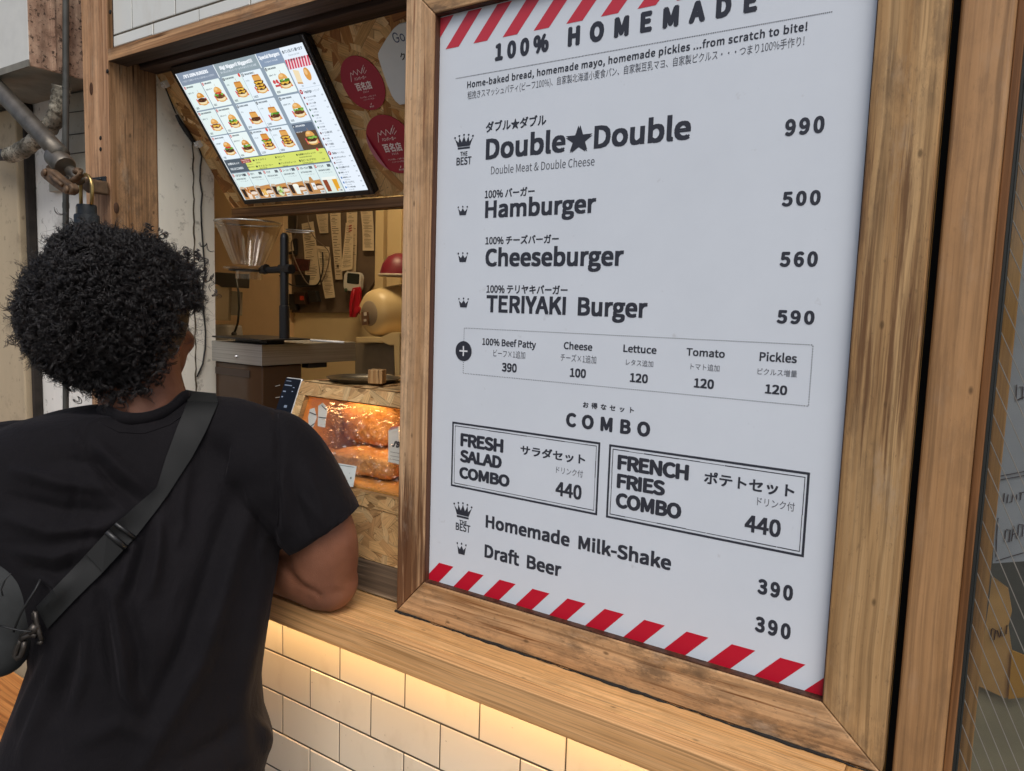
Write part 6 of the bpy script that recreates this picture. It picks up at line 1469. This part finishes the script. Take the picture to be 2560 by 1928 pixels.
for pts, w_, amp in (
    ([(545, 1080), (505, 1180), (475, 1290), (430, 1430), (360, 1560), (300, 1666)], 24, .0085), ([(510, 1060), (455, 1230), (400, 1400), (330, 1530)], 22, -.007),
    ([(575, 1230), (545, 1380), (520, 1500), (530, 1640)], 20, .005), ([(345, 1125), (340, 1200), (330, 1275)], 13, .0075), ([(325, 1140), (300, 1230), (285, 1290)], 12, -.005),
    ([(290, 1170), (270, 1240), (255, 1290)], 11, .006), ([(235, 1270), (262, 1400), (275, 1490), (300, 1530)], 15, .0075), ([(262, 1280), (300, 1400), (300, 1490)], 15, -.006), ([(225, 1290), (235, 1400), (250, 1500)], 13, -.005),
    ([(140, 1390), (110, 1480), (75, 1570), (50, 1640)], 16, .006), ([(165, 1380), (140, 1480), (120, 1560)], 13, -.0045), ([(110, 1400), (70, 1500), (35, 1580)], 12, .005), ([(185, 1350), (185, 1450), (160, 1530)], 12, .0045),
    ([(205, 960), (255, 1010), (320, 1060)], 15, .0085), ([(190, 985), (240, 1040), (300, 1085)], 13, -.007), ([(160, 940), (190, 990), (240, 1080), (280, 1110)], 14, .004), ([(40, 1020), (130, 1045), (230, 1060)], 15, .008),
    ([(30, 1075), (130, 1100), (230, 1105)], 14, -.0055), ([(20, 1120), (110, 1150), (220, 1140), (265, 1115)], 15, .008), ([(40, 1190), (120, 1205), (200, 1175)], 12, .005), ([(60, 1225), (120, 1240), (180, 1215)], 11, -.005), ([(85, 1245), (118, 1262), (128, 1290), (100, 1310)], 9, .007),
    ([(600, 1000), (612, 1080), (618, 1150)], 9, .004), ([(632, 990), (640, 1070), (650, 1150)], 12, -.0035), ([(660, 1010), (690, 1080), (700, 1130)], 12, .003), ([(597, 880), (602, 960), (600, 1060), (596, 1165)], 8, -.0040),
    ([(440, 960), (430, 1060), (420, 1180)], 26, -.004), ([(560, 1560), (575, 1610)], 14, .006), ([(400, 1640), (480, 1600), (540, 1540)], 18, -.004), ([(180, 1600), (260, 1560), (330, 1590)], 20, .004), ([(655, 1212), (712, 1160), (768, 1102)], 5, .0012)):
    D += fold(pts, w_, amp*1.75)
for k in range(46):                                            # small sharp creases gathered under the strap and at the armpit
    cx, cy = (RNG.uniform(150, 420), RNG.uniform(1060, 1300)) if k < 24 else (RNG.uniform(540, 690), RNG.uniform(1080, 1230)) if k < 36 else (RNG.uniform(40, 260), RNG.uniform(950, 1220))
    an_ = RNG.uniform(.9, 2.0) if k < 36 else RNG.uniform(-.3, .5); L_ = RNG.uniform(25, 70); D += fold([(cx-L_*math.cos(an_), cy-L_*math.sin(an_)), (cx, cy+RNG.uniform(-6, 6)), (cx+L_*math.cos(an_), cy+L_*math.sin(an_))], RNG.uniform(6, 9), RNG.choice((-1, 1))*RNG.uniform(.0015, .0032))
V = V+N*D[:, None]
for k in range(10):
    fr_ = RNG.normal(0, 1, 3)*np.array([18, 18, 9]); V = V+N*(np.sin(V@fr_+RNG.uniform(0, 6))*.0009)[:, None]
sh_ = NT('black_cotton'); sco = sh_.coords(); s1 = sh_.noise(sco, 7, 4); s2 = sh_.noise(sco, 900, 2)
sh_.base(sh_.ramp(s1, [(.3, (.0050, .0043, .0054)), (.7, (.0088, .0076, .0092))])); sh_.set(Roughness=.85, Specular_IOR_Level=.15, Sheen_Weight=.06, Sheen_Roughness=.45, Sheen_Tint=(.55, .5, .55, 1)); cr1 = sh_.noise(sh_.coords('Object', scale=(1, 1, .6)), 26, 4, .6, .8); sh_.bump(sh_.math('ADD', sh_.math('MULTIPLY', s2, .10), cr1), .55, .006)
sb = to_mb(V, F); shirt = build('shirt', sb, sh_.mat, per, smooth=True)
BVH = BVHTree.FromPolygons([tuple(p) for p in V.tolist()], F)
def on_shirt(x, y, lift=.004):
    d = Vector(ray(x*K, y*K)).normalized(); h = BVH.ray_cast(Vector(CAM), d)
    if h[0] is None: return None
    return np.array(h[0])-np.array(d)*lift
for nm_, pl_, r_s in (('sleeve_seam', [(600, 884), (603, 930), (604, 980), (603, 1040), (601, 1100), (599, 1150)], .0011), ('collar_seam', [(214, 912), (258, 934), (312, 936), (366, 918), (412, 885)], .0009), ('hem_stitching', [(648, 1194), (680, 1172), (720, 1138), (756, 1096)], .0007)):
    ps_ = [on_shirt(x, y, .0004) for x, y in [(pl_[i][0]+(pl_[i+1][0]-pl_[i][0])*f, pl_[i][1]+(pl_[i+1][1]-pl_[i][1])*f) for i in range(len(pl_)-1) for f in (0, .25, .5, .75)]]
    ps_ = [p for p in ps_ if p is not None]
    b = MB(); b.tube(ps_, r_s, 6); build(nm_, b, sh_.mat, per, smooth=True)
# collar: a knitted band round the neck
cp = [on_shirt(x, y, .001) for x, y in ((222, 893), (262, 909), (312, 910), (362, 893), (405, 862))]
cp = [p for p in cp if p is not None]
cc_ = NB+UP*.0; front = [cc_+rt*.072+fw*.035-UP*.005, cc_+rt*.045+fw*.085-UP*.035, cc_+fw*.098-UP*.05, cc_-rt*.05+fw*.085-UP*.045, cc_-rt*.072+fw*.03-UP*.02]
loop = cp+front; Q = []
for k in range(len(loop)):
    for s_ in range(6):
        u = s_/6; a0, a1, a2, a3 = loop[k-1], loop[k], loop[(k+1) % len(loop)], loop[(k+2) % len(loop)]; Q.append(.5*((2*a1)+(-a0+a2)*u+(2*a0-5*a1+4*a2-a3)*u*u+(-a0+3*a1-3*a2+a3)*u**3))
b = MB(); nQ = len(Q)
for j, p in enumerate(Q):
    o_ = p-(NB-UP*.02); o_[2] *= .3; o_ /= np.linalg.norm(o_)
    for (l, h) in ((.0015, -.006), (.0050, .002), (.0035, .012), (-.004, .013), (-.004, -.006)): b.v.append(tuple(p+o_*l+UP*h))
for j in range(nQ):
    for k in range(5): b.f.append((j*5+k, ((j+1) % nQ)*5+k, ((j+1) % nQ)*5+(k+1) % 5, j*5+(k+1) % 5)); b.m.append(0); b.c.append((1, 1, 1)); b.uv.append(None)
build('collar', b, sh_.mat, per, smooth=True)
# shorts and shoes
b = MB(); b.loft(torso(.97, [(1640, -2, 562, 1.08, .122), (1700, -8, 566, 1.08, .128), (1800, -14, 572, 1.08, .135)]))
for s_ in (-1, 1):
    hp = HIP+rt*s_*.085-UP*.04; limb(b, [hp, hp-UP*.18, hp-UP*.40], [.105, .105, .098], 24)
V2, N2, F2 = fuse(b, .008, 3); build('shorts', to_mb(V2, F2), plain('dark_shorts', (.03, .028, .026), .85, bump=.1), per, smooth=True)
for s_ in (-1, 1):
    hp = HIP+rt*s_*.085; b = MB(); an = np.array([hp[0], hp[1], .0])-fw*.03
    b.loft([ring(an+fw*(-.06+.27*q)+UP*.045, (.044+.006*math.sin(q*3))*(1 if q < .9 else .7), .046*(1-.45*q), .75, 18, rt, UP) for q in np.linspace(0, 1, 9)]); build('shoe', b, plain('dark_shoe', (.05, .05, .05), .6), per, smooth=True)
# --- curly hair: locks of helical strands over a dark core
hb_ = MB()
HH = dsp(248, 669, 1.105)
AX = (205*1.105/FPX*K*.865, .132, 190*1.105/FPX*K*.955)
hv_ = ray(230*K, 664*K); hfw = np.array([hv_[0], hv_[1], 0]); hfw /= np.linalg.norm(hfw); hrt = np.array([hfw[1], -hfw[0], 0]); HB = np.stack([hrt, hfw, UP], 1)
hb_.blob(HH, (AX[0]*.84, AX[1]*.84, AX[2]*.84), HB, 36, 24)
ROOT, DIR, LEN, RAD, TUR, THK, OFF = [], [], [], [], [], [], []
def lock(root, d, L, rad, turns, nst, tr_):
    ph = RNG.uniform(0, 6.28); bend = RNG.normal(0, .35, 3)
    a = np.cross(d, RNG.normal(0, 1, 3)); a /= np.linalg.norm(a)
    for s_ in range(nst):
        ROOT.append(root+RNG.normal(0, .0008, 3)); DIR.append((d, a, bend)); LEN.append(L*RNG.uniform(.85, 1.1)); RAD.append(rad*RNG.uniform(.75, 1.2)); TUR.append((turns*RNG.uniform(.95, 1.05), ph+RNG.normal(0, .3))); THK.append(tr_)
nl = 0
while nl < 7600:
    d = RNG.normal(0, 1, 3); d /= np.linalg.norm(d)
    # local: x right, y away, z up
    if d[1] > .60 and d[2] < .35: continue                     # the face stays free
    if d[1] > .2 and RNG.random() < .55: continue
    if d[2] < -.95: continue
    if d[0] > RNG.uniform(.56, .72) and d[2] < .10: continue
    if d[0] > .42 and d[2] < -.42: continue
    lump = 1+.055*math.sin(5*d[0]+3*d[2]+1)+.03*math.sin(9*d[1]-7*d[2])+.02*math.sin(17*d[0]+5)+RNG.normal(0, .02)
    s_ = RNG.uniform(.80, .945)*lump
    if d[0] > .3 and d[2] < -.2: s_ *= .93
    root = HH+HB@(d*np.array(AX)*s_)
    out = HB@d; tn = RNG.normal(0, 1, 3)+np.array([0, 0, -.5]); tn -= out*(tn@out); tn /= np.linalg.norm(tn)
    dr = out*RNG.uniform(-.10, .50)+tn*.85; dr /= np.linalg.norm(dr)
    lock(root, dr, RNG.uniform(.010, .023), RNG.uniform(.0030, .0050), RNG.uniform(1.6, 3.0), 4, .00052); nl += 1
for x, y, n_ in ((250, 862, 40), (205, 842, 40), (300, 842, 36), (165, 822, 34), (330, 802, 30), (120, 796, 28), (350, 766, 24), (368, 716, 22), (70, 742, 20), (418, 560, 16), (424, 600, 16), (420, 640, 16), (60, 640, 12), (330, 515, 12), (150, 500, 10)):
    for k in range(n_):
        c = dsp(x+RNG.normal(0, 14), y+RNG.normal(0, 10)-12, 1.06+RNG.uniform(-.02, .045)); dr = np.array([0, 0, -1.])+RNG.normal(0, .6, 3); dr /= np.linalg.norm(dr)
        lock(c, dr, RNG.uniform(.010, .020), RNG.uniform(.003, .0055), RNG.uniform(1.2, 2.4), 4, .00055)
for k in range(620):                                          # fine frizz at the outline
    d = RNG.normal(0, 1, 3); d[1] *= .6; d /= np.linalg.norm(d)
    if d[2] < -.5 or (d[1] > .55 and d[2] < .35): continue
    dr = HB@d+RNG.normal(0, .6, 3); lock(HH+HB@(d*np.array(AX)*.95), dr/np.linalg.norm(dr), RNG.uniform(.010, .026), RNG.uniform(.002, .005), RNG.uniform(.6, 1.8), 1, .00022)
ns, n_ = len(ROOT), 17
ROOT = np.array(ROOT); D_ = np.array([q[0] for q in DIR]); A_ = np.array([q[1] for q in DIR]); B_ = np.array([q[2] for q in DIR]); C_ = np.cross(D_, A_)
LEN, RAD, THK = np.array(LEN), np.array(RAD), np.array(THK); TU = np.array([q[0] for q in TUR]); PH = np.array([q[1] for q in TUR])
f = np.linspace(0, 1, n_)[None, :, None]
ang = (PH[:, None]+TU[:, None]*2*math.pi*np.linspace(0, 1, n_)[None])[:, :, None]
rr = RAD[:, None, None]*(.35+.65*np.minimum(1, f*2)); tg = A_[:, None]*np.cos(ang)+C_[:, None]*np.sin(ang)
Pc_ = ROOT[:, None]+(D_[:, None]+B_[:, None]*f*f)*LEN[:, None, None]*f+tg*rr
tq = THK[:, None, None]*(1-.5*f)
VV = np.stack([Pc_+tg*math.cos(2*math.pi*k/3)*tq+D_[:, None]*math.sin(2*math.pi*k/3)*tq for k in range(3)], 2).reshape(-1, 3)
ii = np.arange(ns)[:, None, None]*n_*3+np.arange(n_-1)[None, :, None]*3; kk = np.arange(3)[None, None]; ll = (kk+1) % 3
QQ = np.stack([ii+kk, ii+ll, ii+3+ll, ii+3+kk], -1).reshape(-1, 4)
core = np.array(hb_.v); oc = len(VV); VV = np.vstack([VV, core]); QQ = np.vstack([QQ, np.array(hb_.f)+oc])
hm = NT('black_curls'); hco = hm.coords(); h1 = hm.noise(hco, 120, 3)
hm.base(hm.ramp(h1, [(.3, (.006, .005, .005)), (.7, (.018, .0135, .013))])); hm.set(Roughness=.40, Specular_IOR_Level=.55)
np_mesh('hair', VV, QQ, hm.mat, per)

# --- sling bag and its strap
bag = thing('sling_bag', 'black sling bag worn across the back with wide strap and metal hooks', 'bag', tuple(dsp(0, 1400, 1.05)))
NYL = NT('black_nylon'); nco = NYL.coords(); n1 = NYL.noise(nco, 700, 2); NYL.base((.0085, .009, .009)); NYL.set(Roughness=.65, Specular_IOR_Level=.3); NYL.bump(n1, .25, .0006)
edge_l = [(405, 868), (382, 925), (358, 990), (338, 1055), (290, 1096), (235, 1145), (180, 1205), (125, 1262), (78, 1312)]
edge_r = [(478, 872), (452, 932), (420, 990), (382, 1045), (345, 1100), (300, 1160), (232, 1235), (165, 1300), (105, 1364)]
def resample(p, n):
    p = np.array(p, float); s_ = np.r_[0, np.cumsum(np.hypot(*np.diff(p, axis=0).T))]; u = np.linspace(0, s_[-1], n); return np.stack([np.interp(u, s_, p[:, 0]), np.interp(u, s_, p[:, 1])], 1)
n_ = 44; L_, R_ = resample(edge_l, n_), resample(edge_r, n_); R_ = L_+(R_-L_)*.90; G = np.zeros((n_, 5, 3)); Gz = np.zeros((n_, 5))
for i in range(n_):
    for j in range(5):
        x, y = L_[i]+(R_[i]-L_[i])*j/4; p = on_shirt(x, y, 0)
        Gz[i, j] = float((p-CAM)@_f) if p is not None else np.nan
for j in range(5):
    z = Gz[:, j]; ok = ~np.isnan(z); z[:] = np.interp(np.arange(n_), np.arange(n_)[ok], z[ok])
    for it in range(6): z[1:-1] = np.minimum(z[1:-1], (z[:-2]+z[1:-1]+z[2:])/3)   # taut: bridges the folds below
for i in range(n_):
    for j in range(5): x, y = L_[i]+(R_[i]-L_[i])*j/4; G[i, j] = dsp(x, y, Gz[i, j]-.0045)
b = MB(); fr_ = G.reshape(-1, 3); vdn = fw*.0022
over = [G[0, j]+fw*.05+UP*.004 for j in range(5)]
b.add(list(fr_)+[p+vdn for p in fr_], [(i*5+j, i*5+j+1, (i+1)*5+j+1, (i+1)*5+j) for i in range(n_-1) for j in range(4)]+[(n_*5+i*5+j, n_*5+(i+1)*5+j, n_*5+(i+1)*5+j+1, n_*5+i*5+j+1) for i in range(n_-1) for j in range(4)]
      +[(i*5, (i+1)*5, n_*5+(i+1)*5, n_*5+i*5) for i in range(n_-1)]+[(i*5+4, n_*5+i*5+4, n_*5+(i+1)*5+4, (i+1)*5+4) for i in range(n_-1)]+[(j, n_*5+j, n_*5+j+1, j+1) for j in range(4)]+[((n_-1)*5+j, (n_-1)*5+j+1, n_*5+(n_-1)*5+j+1, n_*5+(n_-1)*5+j) for j in range(4)])
build('strap', b, NYL.mat, bag, smooth=True, auto=40)
b = MB(); q0, q1 = G[0, 0], G[0, 4]; rows = [[q0, q1], [q0+fw*.03+UP*.012, q1+fw*.03+UP*.010], [q0+fw*.08+UP*.008, q1+fw*.08+UP*.002], [q0+fw*.13-UP*.03, q1+fw*.13-UP*.035], [q0+fw*.21-UP*.16-rt*.03, q1+fw*.21-UP*.17-rt*.03]]
for i in range(4): b.hexa([rows[i][0]-UP*.0015, rows[i][1]-UP*.0015, rows[i+1][1]-UP*.0015, rows[i+1][0]-UP*.0015], [rows[i][0]+UP*.0015, rows[i][1]+UP*.0015, rows[i+1][1]+UP*.0015, rows[i+1][0]+UP*.0015])
build('front_strap', b, NYL.mat, bag)
i0 = 26
def bar_on(i, w_=.006, lift=.004, over_=.02):
    a, c = G[i, 0], G[i, 4]; e = (c-a)*over_; v = vd/np.linalg.norm(vd); return [a-e-v*lift, c+e-v*lift]
b = MB(); a, c = bar_on(i0); b.tube([a, c], .0040, 8); a, c = bar_on(i0-2, lift=.003); b.tube([a, c], .0028, 8)
build('slider_buckle', b, plain('black_plastic_buckle', (.012, .012, .012), .35, bump=0), bag, smooth=True)
b = MB(); fl = [G[k, j] for k in (i0, i0+5) for j in (0, 4)]; v = vd/np.linalg.norm(vd)*.0038; b.hexa([fl[0]-v*.6, fl[1]-v*.6, fl[3]-v*.6, fl[2]-v*.6], [fl[0]-v, fl[1]-v, fl[3]-v, fl[2]-v]); build('strap_fold', b, NYL.mat, bag)
# metal end: bar, swivel and hook
GUN = plain('gunmetal_hook', lin('#4c4742'), .4, .8, var=.25, vs_=60, bump=0)
zd = float((G[-1, 2]-CAM)@_f)-.010
c6b = lambda x, y: (x*.48142, 864+y*.48142)
H = lambda x, y, z=0: dsp(*c6b(x, y), zd+z)
b = MB(); b.tube([H(158, 950), H(162, 985), H(175, 1040), H(188, 1080)], .0030, 8); b.tube([H(188, 1080), H(182, 1092), H(170, 1088)], .0026, 8); b.tube([H(158, 950), H(150, 960), H(152, 985)], .0026, 8); build('end_bar', b, GUN, bag, smooth=True)
b = MB(); b.tube([H(165, 1010), H(150, 1030), H(135, 1045)], [.0058, .0062, .0050], 10); b.tube([H(165, 1060), H(140, 1052), H(112, 1062), H(92, 1076)], .0034, 8); b.tube([H(160, 1035), H(120, 1040), H(95, 1062)], .0030, 8); build('swivel', b, GUN, bag, smooth=True)
b = MB(); b.tube([H(100, 1068, .004), H(86, 1095, .004), H(76, 1120, .004), H(68, 1148, .004), H(78, 1160, .004), H(95, 1150, .004), H(106, 1115, .004), H(112, 1080, .004)], .0038, 8); build('hook', b, GUN, bag, smooth=True)
# bag body
bc = dsp(-14, 1326, .985); bM = np.stack([rt*math.cos(.28)+UP*math.sin(-.28), fw, UP*math.cos(.28)+rt*math.sin(.28)], 1)
b = MB(); b.blob(bc, (.058, .050, .078), bM, 36, 24, 0, .62); build('pouch', b, plain('grey_black_canvas', (.028, .030, .030), .8, var=.15, vs_=90, bump=.2), bag, smooth=True)
b = MB(); b.tube([dsp(*c6b(x, y), 0.985-.049+.012*abs(i-2.5)/2.5) for i, (x, y) in enumerate(((182, 805), (160, 850), (128, 900), (95, 955), (72, 1010), (62, 1040)))], .0016, 6); b.tube([dsp(*c6b(x, y), 0.985-.049) for x, y in ((-10, 1010), (30, 1022), (95, 1036), (140, 1040))], .0014, 6); build('seam_piping', b, plain('piping_black', (.008, .008, .008), .5, bump=0), bag, smooth=True)
b = MB()
for pts in (((48, 778), (22, 810), (5, 850), (12, 880)), ): b.tube([dsp(*c6b(*p), .925) for p in pts], .0010, 5)
build('drawcord', b, BLK, bag, smooth=True)
